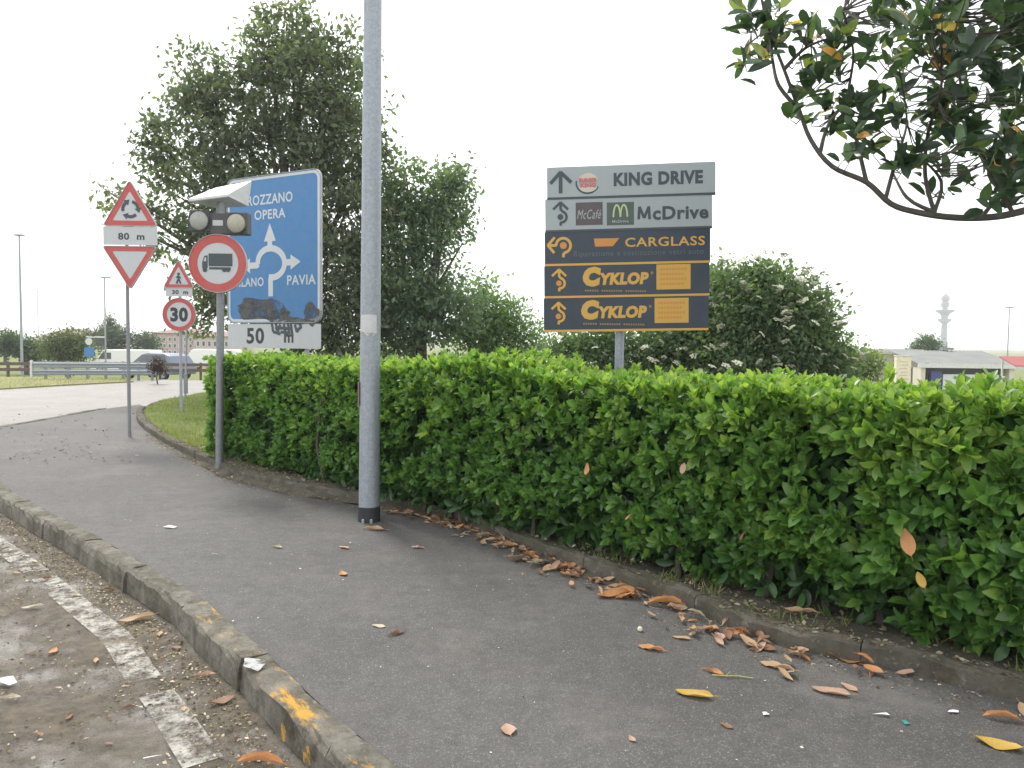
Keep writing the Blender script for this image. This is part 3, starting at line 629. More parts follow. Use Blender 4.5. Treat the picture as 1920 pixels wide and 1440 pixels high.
for c in {tuple(np.round(p, 1)): p for p in mP}.values():
    j = int(np.argmin(np.linalg.norm(bpts - c, axis=1))); a_, b_ = Vector(bpts[j]), Vector(c)
    if .05 < (a_ - b_).length < .55: tw.tube([a_, a_.lerp(b_, .5) + Vector((0, 0, -.03)), b_], [.0045, .0035, .002], 5, False)
tw.build('twigs', M['magbark'], mag)['kind'] = 'stuff'
mP, mD, mN, mL = np.array(mP), unit(np.array(mD)), np.array(mN), np.array(mL); mT = np.array(mT)
wx, wy = np_pix(mP + MBs); visible = (wx > 1340) & (wx < 1930) & (wy > -10)
dd = np.linalg.norm(mP + MBs - np.array((0, 0, EYE)), axis=1); sc_ = np.where(visible, mL / dd, -1); big = np.argsort(-sc_)[:300]; msk = np.ones(len(mP), bool); msk[big] = False
mlm = [unit_leaf_mesh('magnolia_leaf_mesh', t, M['mag'], .44) for t in MG]
for i in big: leaf_object('leaf', mlm[mT[i]], mP[i], mD[i], mN[i], mL[i], mag)
batch('foliage', mP[msk], mD[msk], mN[msk], mL[msk], mL[msk] * .42, np.array(MG)[mT[msk]], M['mag'], mag, kind='stuff')

# ------------------------------------------------------------------ lettering
def text(s, cx, cz, w_, h_, y, mat, parent, bold=.03, shear=0, name='lettering', rot=0):
    cu = bpy.data.curves.new('t', 'FONT'); cu.body = s; cu.size = 1; cu.offset = bold; cu.shear = shear; cu.resolution_u = 3; cu.space_character = 1.08
    to = bpy.data.objects.new('t', cu); COL.objects.link(to); dg = bpy.context.evaluated_depsgraph_get(); dg.update()
    me = bpy.data.meshes.new_from_object(to.evaluated_get(dg)); bpy.data.objects.remove(to); bpy.data.curves.remove(cu)
    n = len(me.vertices); co = np.empty(n * 3, np.float32); me.vertices.foreach_get('co', co); co = co.reshape(-1, 3)
    lo, hi = co.min(0), co.max(0); x = (co[:, 0] - (lo[0] + hi[0]) / 2) / max(1e-6, hi[0] - lo[0]) * w_; z = (co[:, 1] - (lo[1] + hi[1]) / 2) / max(1e-6, hi[1] - lo[1]) * h_
    c, s_ = math.cos(rot), math.sin(rot)
    out = np.stack([cx + x * c - z * s_, np.full(n, y), cz + x * s_ + z * c], 1); me.vertices.foreach_set('co', out.ravel().astype(np.float32)); me.update(); me.name = name
    me.materials.clear(); return link(name, me, parent, mat)

# ------------------------------------------------------------------ traffic signs on posts
def rtri(cx, z0, z1, hw, rr, inv=False, n=5):
    P_ = [Vector((cx - hw, z0)), Vector((cx + hw, z0)), Vector((cx, z1))]; out = []
    for i in range(3):
        p, a, b = P_[i], P_[i-1], P_[(i+1) % 3]; da, db = (a - p).normalized(), (b - p).normalized()
        s, e = p + da * rr, p + db * rr
        for k in range(n): t = k / (n - 1); out.append(tuple(s * (1-t)**2 + p * 2*t*(1-t) + e * t*t))
    return out
def tri_plate(root, cx, z0, z1, hw, y, S, inner=None):
    pl = MB().plate(rtri(cx, z0, z1, hw, .06), y, y + .004).build('triangle_plate', M['white'], root)
    c = (z0 * 2 + z1) / 3; k = .64
    MB().frame(rtri(cx, z0 + (.012 if z1 > z0 else -.012), z1 + (-.02 if z1 > z0 else .02), hw - .018, .055), rtri(cx, c + (z0 - c) * k, c + (z1 - c) * k, hw * k, .03), y - .003, y - .0005).build('red_border', M['red'], pl)
    MB().frame(rtri(cx, z0, z1, hw, .06), rtri(cx, z0 + (.008 if z1 > z0 else -.008), z1 + (-.016 if z1 > z0 else .016), hw - .012, .058), y - .012, y + .03).build('rim', M['alu'], pl)
    return pl
def disc_plate(root, cx, cz, r, y, k=.74):
    pl = MB().plate(circ(cx, cz, r, 48), y, y + .004).build('round_plate', M['white'], root)
    MB().frame(circ(cx, cz, r * .975, 48), circ(cx, cz, r * k, 48), y - .003, y - .0005).build('red_border', M['red'], pl)
    MB().frame(circ(cx, cz, r, 48), circ(cx, cz, r * .98, 48), y - .012, y + .03).build('rim', M['alu'], pl); return pl
def rect(x0, z0, x1, z1): return [(x0, z0), (x1, z0), (x1, z1), (x0, z1)]
def sign_root(bx, by, label, cat='traffic sign', z=0, yaw=0):
    b = gp(bx, by, z); return empty('traffic_sign', b, yaw, label, cat), b, b.y / F
def loc(px, py, b): p = dp(px, py, b.y); return p.x - b.x, p.z - b.z
def pole(root, r, h, mat, lean=0, n=12):
    return MB().tube([(0,0,-.1), (lean * h / 2, 0, h/2), (lean * h, 0, h)], r, n).build('pole', mat, root, True)

# A: roundabout warning over distance plate over give way
rA, bA, S = sign_root(243, 818, 'roundabout warning triangle above a give way triangle on one thin post')
xt, zt = loc(247, 338, bA); pole(rA, .027, zt - .1, M['galvd'], 0)
x0, z0 = loc(247, 425, bA); tp = tri_plate(rA, x0, z0, zt, 51 * S, -.05, S)
x1, z1 = loc(247.5, 393, bA); a = MB()
for k in range(3):
    a0 = math.pi / 2 + k * 2.094; pts = [(x1 + 14*S * math.cos(a0 - t), z1 + 14*S * math.sin(a0 - t)) for t in np.linspace(.25, 1.45, 7)]
    a.stroke(pts, 5.5 * S, -.0575, -.0545); e = Vector(pts[-1]); tdir = (Vector(pts[-1]) - Vector(pts[-2])).normalized(); nd = Vector((-tdir.y, tdir.x))
    a.plate([e + nd * 6*S, e + tdir * 9*S, e - nd * 6*S][::-1], -.0577, -.0545)
a.build('roundabout_symbol', M['slate'], tp)
x2, z2 = loc(247, 443, bA); dpl = MB().plate(rect(x2 - 50*S, z2 - 17*S, x2 + 50*S, z2 + 17*S), -.05, -.046).build('distance_plate', M['white'], rA); text('80  m', x2 + 2*S, z2 - 1*S, 49*S, 13*S, -.0515, M['pblack'], dpl, .03)
x3, z3 = loc(246, 462, bA); x4, z4 = loc(246, 544, bA); tri_plate(rA, x3, z3, z4, 51*S, -.05, S)
for zz in (z0 + .2, z2, z3 - .15): MB().box((0, -.022, zz), (.09, .03, .03)).build('clamp', M['galv'], rA)
# B: 30 limit
rB, bB, S = sign_root(340, 772, 'thirty speed limit disc below a small warning triangle, post in the grass', z=.08)
xt, zt = loc(337, 487, bB); pole(rB, .03, zt - .1, M['galv'])
x0, z0 = loc(337, 540, bB); tp = tri_plate(rB, x0, z0, zt, 29*S, -.05, S)
x1, z1 = loc(337, 522, bB); wk = MB()
wk.stroke([(x1 - 1*S, z1 + 5*S), (x1, z1 - 1*S), (x1 - 4*S, z1 - 10*S)], 3.6*S, -.0575, -.0545); wk.stroke([(x1, z1 - 1*S), (x1 + 4*S, z1 - 10*S)], 3*S, -.058, -.0545); wk.stroke([(x1 - 5*S, z1 + 1*S), (x1, z1 + 4*S), (x1 + 4*S, z1)], 2.2*S, -.0585, -.0545); wk.plate(circ(x1, z1 + 8*S, 2.6*S, 12), -.0575, -.0545)
wk.build('walker_symbol', M['slate'], tp)
x2, z2 = loc(337.5, 548, bB); dpl = MB().plate(rect(x2 - 25*S, z2 - 8*S, x2 + 25*S, z2 + 8*S), -.05, -.046).build('distance_plate', M['white'], rB); text('30  m', x2 + 2*S, z2, 30*S, 8*S, -.0515, M['pblack'], dpl, .04)
x3, z3 = loc(338, 590, bB); dk = disc_plate(rB, x3, z3, 31*S, -.055, .73); text('30', x3, z3, 33*S, 27*S, -.0565, M['pblack'], dk, .05)
for zz in (z0 + .1, z2, z3): MB().box((0, -.022, zz), (.09, .03, .03)).build('clamp', M['galv'], rB)
# C: bare post a little further on
bC = gp(347, 745, .08); rC = empty('sign_post', bC, 0, 'bare grey post standing close behind the thirty speed limit sign', 'post')
xt, zt = loc(350, 605, bC); MB().tube([(0,0,-.1), (xt, 0, zt)], .026, 10).build('pole', M['galv'], rC, True); MB().sweep_z((xt, 0, zt), [(.03, -.02), (.03, .01), (.012, .022)], 10).build('cap', M['black'], rC); MB().box((.02, 0, .35), (.1, .05, .5)).build('base_sleeve', M['galvd'], rC, bevel=.006)
# D: no lorries with flashing lamps and a solar unit
rD, bD, S = sign_root(411, 882, 'no lorries disc below twin round warning lamps and a pale solar unit')
xt, zt = loc(415, 372, bD); ln_d = xt / zt; pole(rD, .045, zt, M['galvd'], ln_d, 16)
x3, z3 = loc(413, 495, bD); dk = disc_plate(rD, x3, z3, 54*S, -.075, .70)
tx, tz = loc(386, 512, bD); q = lambda px, py: loc(px, py, bD)
lor = MB(); lor.plate(rect(*q(396,500), *q(440,477)), -.0795, -.0765); lor.plate(rect(*q(397,506), *q(437,502.5)), -.0795, -.0765); lor.plate([q(384,504), q(394,504), q(394,480), q(388,481), q(384,492)], -.0795, -.0765)
for wxx in (389, 432, 425): lor.plate(circ(*q(wxx, 507), 4.2*S, 14), -.0805, -.0765)
lor.build('lorry_symbol', M['slate'], dk); MB().plate([q(386.5,491), q(391.5,491), q(391.5,484), q(389,484)], -.0812, -.0805).build('lorry_window', M['white'], dk)
MB().box((ln_d*z3, -.035, z3), (.16, .05, .04)).build('clamp', M['galv'], rD)
for (cxp, cyp, mt, hw) in ((380, 416, 'lens', 19), (449, 421, 'lensy', 20)):
    cx_, cz_ = q(cxp, cyp); hs = MB().plate(rect(cx_ - hw*S, cz_ - 20*S, cx_ + hw*S, cz_ + 20*S), -.10, .05).build('lamp_housing', M['housing'], rD, bevel=.012)
    ls = MB(); pr = [(17.5*S, 0), (17*S, .02), (13*S, .035), (6*S, .042), (1*S, .044)]; nn_ = 28
    vs_ = [(cx_ + r * math.cos(2*math.pi*k/nn_), -.102 - h, cz_ + r * math.sin(2*math.pi*k/nn_)) for r, h in pr for k in range(nn_)]
    ls.add(vs_, [(i*nn_+k, i*nn_+(k+1) % nn_, (i+1)*nn_+(k+1) % nn_, (i+1)*nn_+k) for i in range(4) for k in range(nn_)] + [tuple(4*nn_+k for k in range(nn_))]); ls.build('lamp_lens', M[mt], hs, True)
    MB().frame(circ(cx_, cz_, 19*S, 28), circ(cx_, cz_, 17.6*S, 28), -.13, -.09).build('lamp_hood', M['housing'], hs)
cx_, cz_ = q(414, 419); cb = MB().plate(rect(*q(398,440), *q(430,402)), -.085, .04).build('control_box', M['housing'], rD, bevel=.008); MB().plate(rect(*q(404,425), *q(423,415)), -.089, -.0865).build('rating_plate', M['white'], cb)
MB().plate(rect(*q(407,402), *q(421,384)), -.03, .03).build('bracket', M['galvd'], rD)
# solar unit: wedge with a sloping top
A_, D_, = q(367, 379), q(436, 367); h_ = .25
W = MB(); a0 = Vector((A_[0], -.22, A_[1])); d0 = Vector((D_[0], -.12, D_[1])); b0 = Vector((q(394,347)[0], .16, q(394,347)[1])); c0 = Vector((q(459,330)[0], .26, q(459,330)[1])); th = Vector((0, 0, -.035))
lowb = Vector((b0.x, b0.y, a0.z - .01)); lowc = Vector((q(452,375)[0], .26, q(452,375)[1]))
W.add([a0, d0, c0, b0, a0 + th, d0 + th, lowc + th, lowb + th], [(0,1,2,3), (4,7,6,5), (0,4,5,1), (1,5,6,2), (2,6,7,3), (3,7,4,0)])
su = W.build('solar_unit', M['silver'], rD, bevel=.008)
ctr_ = (a0 + b0 + c0 + d0) / 4; nrm_ = (d0 - a0).cross(b0 - a0).normalized()
# E: blue direction sign
El, Er = dp(428, 607, 11.5), dp(602, 603.5, 10.6); yawE = math.atan2(Er.y - El.y, Er.x - El.x); Wd = math.hypot(Er.x - El.x, Er.y - El.y)
rE = empty('direction_sign', (El.x, El.y, .075), yawE, 'large blue roundabout direction sign with white place names and dark spray paint', 'road sign')
zb = (El.z + Er.z) / 2 - .075; Ht = 2.09
def e2(px, py):
    u_ = Wd * (px - 428) / 174; t = (px - 428) / 174; yb = 607 - 3.5 * t; yt = 343 - 24 * t
    return u_, zb + (yb - py) / (yb - yt) * Ht
def rrect(x0, z0, x1, z1, r, n=5):
    o_ = []
    for cx_, cz_, a0 in ((x1 - r, z0 + r, -math.pi/2), (x1 - r, z1 - r, 0), (x0 + r, z1 - r, math.pi/2), (x0 + r, z0 + r, math.pi)):
        for k in range(n): a = a0 + k * math.pi / 2 / (n - 1); o_.append((cx_ + r * math.cos(a), cz_ + r * math.sin(a)))
    return o_
bp = MB().plate(rrect(0, zb, Wd, zb + Ht, .12), -.004, .0).build('blue_panel', M['blue'], rE)
MB().frame(rrect(.015, zb + .015, Wd - .015, zb + Ht - .015, .11), rrect(.055, zb + .055, Wd - .055, zb + Ht - .055, .08), -.0065, -.0045).build('white_border', M['pwhite'], bp)
MB().frame(rrect(0, zb, Wd, zb + Ht, .12), rrect(.008, zb + .008, Wd - .008, zb + Ht - .008, .115), -.016, .03).build('rim', M['alu'], bp)
def et(s, px, py, w_, h_, sl): x, z = e2(px, py); text(s, x, z, w_ / 174 * Wd, h_ / 275 * Ht, -.0068, M['pwhite'], bp, .02)
et('ROZZANO', 511, 376, 84, 19, 0); et('OPERA', 511, 404, 58, 18, 0); et('MILANO', 469, 530.5, 60, 17, 0); et('PAVIA', 568, 524.5, 51, 18, 0)
ar = MB(); su_ = Wd / 174; arc = []
for a in np.linspace(-100, 186, 30):
    arc.append((513 + 25 * math.cos(R(a)), 494 - 27 * math.sin(R(a))))
ar.stroke([e2(*p) for p in arc], 8.5 * su_, -.0075, -.005)
ar.stroke([e2(512, 522), e2(512, 556)], 8.5 * su_, -.0077, -.005); ar.stroke([e2(511, 468), e2(511, 452)], 9 * su_, -.0078, -.005); ar.plate([e2(500, 455), e2(522, 453), e2(511, 421)], -.0082, -.005)
ar.stroke([e2(537, 493), e2(552, 492)], 8.5 * su_, -.0079, -.005); ar.plate([e2(549, 506), e2(567, 491), e2(549, 478)], -.0083, -.005)
ar.stroke([e2(489, 496), e2(486, 499), e2(471, 500)], 8.5 * su_, -.0076, -.005); ar.plate([e2(473, 514), e2(473, 486), e2(456, 500)][::-1], -.0084, -.005)
ar.build('arrow_symbol', M['pwhite'], bp)
pb = zb - .36; wp = MB().plate(rrect(.0, pb, Wd, zb - .015, .02, 3), -.004, 0).build('distance_plate', M['white'], rE)
text('50', *e2(482, 630), 34 / 174 * Wd, .235, -.0055, M['pblack'], wp, .03); text('m', *e2(545, 634), 17 / 174 * Wd, .12, -.0057, M['pblack'], wp, .03)
def splat(cx, cy, rx, ry, y, par, seed):
    r_ = random.Random(seed); n = 26; ph = [r_.uniform(0, 6) for _ in range(3)]
    pts = [e2(cx + rx * math.cos(a) * (1 + .18 * math.sin(3*a + ph[0]) + .12 * math.sin(7*a + ph[1])), cy + ry * math.sin(a) * (1 + .2 * math.sin(4*a + ph[2]))) for a in [k * 2*math.pi / n for k in range(n)]]
    MB().add([(p[0], y, p[1]) for p in pts], [tuple(range(n))]).build('spray_paint', M['graffiti'], par)
splat(494, 580, 46, 22, -.0095, bp, 1); splat(525, 592, 26, 12, -.0098, bp, 2); splat(586, 588, 15, 20, -.0096, bp, 3); splat(560, 601, 26, 6, -.0099, bp, 4); splat(470, 575, 18, 12, -.0101, bp, 6)
gz = MB(); r_ = random.Random(5)
for (ax_, ay_, bx_, by_) in ((513,604,516,622),(516,622,530,626),(521,606,523,620),(530,608,526,622),(536,606,538,640),(543,606,545,624),(549,606,552,630),(556,608,560,622),(560,622,568,612),(566,606,568,614),(520,614,548,616),(530,622,548,624)): gz.stroke([e2(ax_, ay_), e2((ax_+bx_)/2 + r_.uniform(-2,2), (ay_+by_)/2), e2(bx_, by_)], 4.2 * su_, -.0065 - r_.random() * .001, -.0055)
gz.build('graffiti_scrawl', M['slate'], wp)
for uu in (.3, Wd - .3): MB().tube([(uu, .04, -.15), (uu, .04, zb + Ht - .1)], .032, 12).build('post', M['galv'], rE, True)
for zz in (zb + .3, zb + 1.0, zb + 1.75): MB().box((Wd/2, .012, zz), (Wd - .2, .02, .045)).build('back_rail', M['galv'], rE)

# ------------------------------------------------------------------ lamp post
bL = gp(692, 976); rL = empty('lamp_post', bL, 0, 'tall galvanised lamp post with black base sleeve and a torn sticker', 'lamp post')
k_ = (dp(699, 0, bL.y).x - bL.x) / (dp(699, 0, bL.y).z); S = bL.y / F
MB().tube([(0,0,.0), (k_*2, 0, 2), (k_*5, 0, 5), (k_*9, 0, 9)], [19.5*S, 18.5*S, 16*S, 12*S], 32).build('pole', M['galv'], rL, True)
MB().sweep_z((0,0,0), [(19.9*S + .006, 0), (19.9*S + .006, .005), (19.6*S + .004, .13), (19.2*S, .134)], 32).build('base_sleeve', M['black'], rL, True)
for a in (-1.9, -1.2): MB().sweep_z((.105 * math.cos(a), .105 * math.sin(a), 0), [(.014, 0), (.014, .03), (.006, .036)], 6).build('base_bolt', M['galv'], rL)
def curved_patch(zc, h, a0, a1, rr, mat, name, ragged=0, n=12):
    q = MB(); vs_ = []
    for k in range(n + 1):
        a = a0 + (a1 - a0) * k / n; low = zc - h/2 - (random.uniform(-ragged, ragged) if ragged else 0)
        for z in (low, zc + h/2): vs_.append((k_ * z + rr * math.cos(a), rr * math.sin(a), z))
    q.add(vs_, [(2*k, 2*k+2, 2*k+3, 2*k+1) for k in range(n)]); return q.build(name, mat, rL)
zs = dp(695, 608, bL.y).z; curved_patch(zs, 34*S, -2.55, -.75, 18.55*S + .002, M['sticker'], 'sticker', .022)
MB().tube([(k_*zs + 18*S*math.cos(a), 18*S*math.sin(a), zs - 17*S + .006*math.sin(a*9)) for a in np.linspace(-2.75, -.5, 16)], .006, 5).build('torn_tape', simple('tape', (.4,.36,.27), .8), rL)
z1 = dp(680, 738, bL.y).z; MB().box((-18.4*S, -.03, z1), (.012, .035, 44*S)).build('door_hinge', simple('rusty_metal', (.24,.16,.15), .7), rL, bevel=.003)

# ------------------------------------------------------------------ stacked advertising boards
BD = 7.1; S = BD / F; bp0 = dp(1161, 700, BD); rF = empty('sign_stack', (bp0.x, BD, .075), R(-6.3), 'stack of five long arrow boards, two grey above three dark, above the hedge', 'sign board')
zp = lambda py: dp(1161, py, BD).z - .075
MB().tube([(0,.07,-.15), (0,.07,zp(330))], .042, 14).build('post', M['galv'], rF, True)
TL = R(1.3)
PAN = [(1174.5, 339, 308, 58, 'greyp'), (1171, 400, 306, 60, 'greyp'), (1170, 463, 304, 62, 'navy'), (1170, 525.5, 304, 59, 'navy'), (1170, 588, 304, 62, 'navy')]
def board(i, nm='board'):
    cx_, cy_, w_, h_, mt = PAN[i]
    o = MB().plate(rrect(-w_*S/2, -h_*S/2, w_*S/2, h_*S/2, .012, 3), -.012, .012).build(nm, M[mt], rF)
    o.location = ((cx_ - 1161) * S, 0, zp(cy_)); o.rotation_euler = (0, -TL, 0)
    MB().plate(rect(-w_*S/2, -h_*S/2 - .008, w_*S/2, -h_*S/2 + .012), -.016, .014).build('bottom_edge', M['slate'] if i < 2 else M['yellow'], o)
    MB().box((.0 - (cx_ - 1161) * S, .024, 0), (.12, .02, .05)).build('clamp', M['galvd'], o)
    L_ = lambda px, py: ((px - cx_) * S, ((cy_ - (px - cx_) * .028) - py) * S)      # photo-measured point to panel coordinates
    return o, L_
def arrow_round(o, L_, cx_, cy_, k, mat, dot):
    y0, y1 = -.0145, -.0125; a = MB(); c = lambda x, y: L_(cx_ + x * k, cy_ + y * k)
    pts = [c(0, 21)] + [c(0, 15)] + [c(11 * math.sin(R(t)) , 5 + 10.5 * math.cos(R(t))) for t in np.linspace(25, 160, 14)] + [c(0, -9), c(0, -19)]
    a.stroke(pts, 4.8 * k * S, y0, y1); a.stroke([c(-14, -9), c(0, -22), c(14, -9)], 4.6 * k * S, y0 - .0006, y1); o1 = a.build('arrow_symbol', mat, o)
    MB().plate(circ(*c(-.5, 5), 5.6 * k * S, 18), y0 - .0003, y1).build('arrow_dot', dot, o)
o, L_ = board(0)
a = MB(); a.stroke([L_(1046, 362), L_(1046, 326)], 7 * S, -.0145, -.0125); a.stroke([L_(1027, 344), L_(1046, 323), L_(1066, 342)], 6.5 * S, -.0152, -.0125); a.build('arrow_symbol', M['slate'], o)
text('KING DRIVE', *L_(1225, 335), 162*S, 25*S, -.0135, M['slate'], o, .05)
lc = L_(1097, 343); bun = MB()
def cap(cx_, cz_, rx, rz, a0, a1, n=14): return [(cx_ + rx * math.cos(a), cz_ + rz * math.sin(a)) for a in np.linspace(a0, a1, n)]
bun.plate(cap(lc[0], lc[1] + 5*S, 17*S, 13*S, .12, math.pi - .12), -.0137, -.0125); bun.plate(cap(lc[0], lc[1] - 6*S, 17*S, 11*S, math.pi + .12, 2*math.pi - .12), -.0137, -.0125); bun.build('logo_bun', M['logocream'], o)
text('BURGER', lc[0], lc[1] + 5*S, 33*S, 8.5*S, -.0142, M['logored'], o, .06); text('KING', lc[0], lc[1] - 4.5*S, 29*S, 8.5*S, -.0142, M['logored'], o, .06)
MB().stroke(cap(lc[0] - 1*S, lc[1], 21*S, 19*S, math.pi * .93, math.pi * 1.88, 16), 3*S, -.0134, -.0125).build('logo_swoosh', M['slate'], o)
o, L_ = board(1); arrow_round(o, L_, 1047, 402, 1.0, M['slate'], M['slate'])
q1 = L_(1100, 401); MB().plate(rect(q1[0] - 25*S, q1[1] - 21*S, q1[0] + 25*S, q1[1] + 21*S), -.0135, -.0122).build('logo_square', M['brown'], o); text('McCafé', q1[0], q1[1] - 1*S, 45*S, 17*S, -.0143, M['greyp'], o, .0, .35)
q2 = L_(1157.5, 401); MB().plate(rect(q2[0] - 25*S, q2[1] - 21*S, q2[0] + 25*S, q2[1] + 21*S), -.0135, -.0122).build('logo_square', M['logogreen'], o)
mm_ = MB(); z_ = q2[1] - 6*S
for s_ in (-1, 1): mm_.stroke([(q2[0] + s_ * 6.5*S + 6.3*S * math.cos(a), z_ + 22*S * math.sin(a)) for a in np.linspace(0, math.pi, 15)], 3*S, -.0143 - .0002 * s_, -.013)
mm_.build('logo_arches', M['logopale'], o); text('McDrive', q2[0], q2[1] - 14*S, 30*S, 5*S, -.0145, M['greyp'], o, .02)
text('cDrive', *L_(1267, 399), 101*S, 25*S, -.0137, M['slate'], o, .035)
mk = MB(); mk.stroke([L_(1191, 411.5), L_(1192.5, 388)], 5*S, -.0137, -.0125); mk.stroke([L_(1192.5, 388.5), L_(1201, 409)], 5*S, -.0139, -.0125); mk.stroke([L_(1201, 409), L_(1209.5, 388)], 5*S, -.0141, -.0125); mk.stroke([L_(1209.5, 387.5), L_(1211, 411)], 5*S, -.0143, -.0125); mk.build('lettering', M['slate'], o)
o, L_ = board(2)
a = MB(); c = lambda x, y: L_(x, y)
a.stroke([c(1053, 483), c(1053, 477)] + [c(1053 + 13.5 * math.sin(R(t)), 461 + 13.5 * math.cos(R(t))) for t in np.linspace(15, 270, 22)] + [c(1026, 461)], 5*S, -.0145, -.0125); a.stroke([c(1037, 446), c(1024, 461), c(1036, 475)], 5*S, -.0152, -.0125); a.build('arrow_symbol', M['yellow'], o); MB().plate(circ(*c(1053, 461), 6.5*S, 18), -.0145, -.0125).build('arrow_dot', M['orange'], o)
MB().plate([c(1112, 463), c(1145, 462), c(1157, 447), c(1110, 448)], -.0138, -.0125).build('logo_wedge', M['orange'], o)
text('CARGLASS', *c(1240, 453), 145*S, 17*S, -.0137, M['yellow'], o, .015); text('Riparazione e sostituzione vetri auto', *c(1191, 475), 238*S, 13*S, -.0137, M['dimgrey'], o, .0)
for i, sh in ((3, 0), (4, -2)):
    o, L_ = board(i); c_y = PAN[i][1]; arrow_round(o, L_, 1046, c_y + 2, .95, M['yellow'], M['orange'])
    text('C', *L_(1107 + sh, c_y - 6), 34*S, 37*S, -.0137, M['yellow'], o, .09, .12); text('YKLOP', *L_(1167 + sh, c_y - 3), 90*S, 23*S, -.0139, M['yellow'], o, .06, .15); text('®', *L_(1218 + sh, c_y - 14), 5*S, 5*S, -.0137, M['yellow'], o, 0)
    tg = MB()
    for j in range(26):
        if j not in (6, 16): x_, z_ = L_(1094 + sh + j * 4.4, c_y + 20); tg.plate(rect(x_, z_ - 1.6*S, x_ + 3.0*S, z_ + 1.6*S), -.0137, -.0125)
    tg.build('small_print', M['dimgold'], o)['kind'] = 'stuff'
    q_ = L_(1257 + sh, c_y - 7); sq = MB().plate(rect(q_[0] - 31*S, q_[1] - 23*S, q_[0] + 31*S, q_[1] + 23*S), -.0135, -.0122).build('info_panel', M['yellow'], o)
    tg = MB()
    for j in range(4):
        for e in range(9 - (j % 2)): tg.plate(rect(q_[0] + (-25 + e * 5.6)*S, q_[1] + (12 - 9*j)*S, q_[0] + (-25 + e * 5.6 + 4.2)*S, q_[1] + (16 - 9*j)*S), -.0142, -.0122)
    tg.build('small_print', M['orange'], sq)['kind'] = 'stuff'


# ------------------------------------------------------------------ far side of the road
ga, gb = gp(66, 711, -.12), gp(296, 711.5, -.12); gdir = (gb - ga).normalized()
gr = empty('guard_rail', ga, math.atan2(gdir.y, gdir.x), 'double beam steel guard rail along the far side of the road', 'guard rail'); GL = (gb - ga).length
for zc in (.60, .30):
    prof = [(-.02, .13), (-.02, .10), (-.07, .075), (-.07, .035), (-.02, .01), (-.02, -.01), (-.07, -.035), (-.07, -.075), (-.02, -.10), (-.02, -.13)]; q = MB(); xs_ = np.linspace(-.1, GL, 12)
    q.add([(x, p[0] + (.0 if x < GL - .6 else .3 * (x - GL + .6) ** 2), zc + p[1]) for x in xs_ for p in prof], [(i*10+k, i*10+k+1, (i+1)*10+k+1, (i+1)*10+k) for i in range(11) for k in range(9)])
    q.build('rail_beam', M['galv'], gr)
for px in (86, 128, 165, 200, 233, 262, 288):
    x = (gp(px, 711, -.12) - ga).dot(gdir); MB().box((x, .03, .33), (.10, .07, .86)).build('rail_post', M['galvd'], gr, bevel=.006)
MB().box((-.12, -.03, .36), (.08, .10, .82)).build('end_post', M['silver'], gr, bevel=.01)
wood = simple('weathered_wood', (.14,.10,.085), .9, .3, 20, bmp=.4); 
def railfence(pa, pb, n, label, hh=.75):
    d = (pb - pa); l = d.length; r_ = empty('rail_fence', pa, math.atan2(d.y, d.x), label, 'fence')
    for k in range(n): MB().box((l * k / (n - 1), 0, hh / 2 - .1), (.1, .1, hh + .2)).build('fence_post', wood, r_, bevel=.008)
    for z in (hh - .1, hh * .5): MB().box((l / 2, -.065, z), (l + .2, .03, .14)).build('fence_rail', wood, r_, bevel=.006)
railfence(gp(-260, 707, -.2), gp(60, 708, -.2), 8, 'brown two rail fence beyond the pale verge, left of the guard rail', .72)
railfence(gp(300, 709, -.2), gp(560, 709, -.2), 8, 'brown two rail fence continuing right of the guard rail, behind the thirty sign', .72)
blob_tree('shrub', 'small dark reddish shrub at the right end of the guard rail', 'shrub', 30.0, 296, [(296,680,11),(290,690,10),(302,692,10)], 900, .09, ((.03,.018,.02), (.08,.05,.045)), .03, 31, z0=-.2, cl=.09)
def far_tree(name, label, cat, d, base_px, blobs, n, ls, tints, seed, tr=.2, cl=.5, group=None): return blob_tree(name, label, cat, d, base_px, blobs, n, ls, tints, tr, seed, z0=ground_h(dp(base_px, 700, d).x, d), cl=cl, per=12, group=group)
FD = ((.035,.065,.04), (.085,.13,.07))
far_tree('tree', 'dark rounded tree behind the left mast, under the pale canopy', 'tree', 62, 50, [(55,655,18),(35,650,16),(70,662,14),(20,645,16),(5,640,16)], 3200, .3, FD, 41)
far_tree('tree', 'grey green row of treetops at the far left edge', 'tree', 90, 10, [(0,640,14),(20,636,12),(-25,640,16),(30,645,12)], 2200, .35, ((.09,.12,.10), (.15,.19,.15)), 42)
far_tree('tree', 'broad mid green bush behind the guard rail, left of the blue board', 'tree', 52, 128, [(110,645,18),(135,640,18),(150,655,18),(120,662,18),(98,665,12)], 3600, .25, ((.05,.08,.035), (.13,.17,.07)), 43)
far_tree('tree', 'dark broad tree behind the white van', 'tree', 85, 235, [(175,635,14),(200,630,14),(230,632,16),(255,640,14),(275,640,14),(215,645,18),(170,622,6)], 4200, .32, ((.04,.065,.05), (.085,.12,.085)), 44)
far_tree('conifer', 'pointed conifer rising above the dark trees behind the white van', 'tree', 88, 208, [(207,588,3),(207,595,6),(207,603,9),(207,612,13),(207,622,16),(207,632,16)], 2600, .25, ((.04,.075,.055), (.09,.13,.095)), 45, cl=.3)
far_tree('tree', 'small dark tree in front of the pink apartment block', 'tree', 95, 280, [(276,630,8),(281,642,11),(285,652,11)], 1200, .32, ((.05,.07,.055), (.09,.12,.085)), 46)
def window(par, x, y, z, w_, h_, glass): f = MB().box((x, y, z), (w_ + .2, .1, h_ + .2)).build('window', M['silver'], par); MB().box((x, y - .055, z), (w_, .04, h_)).build('pane', glass, f); return f
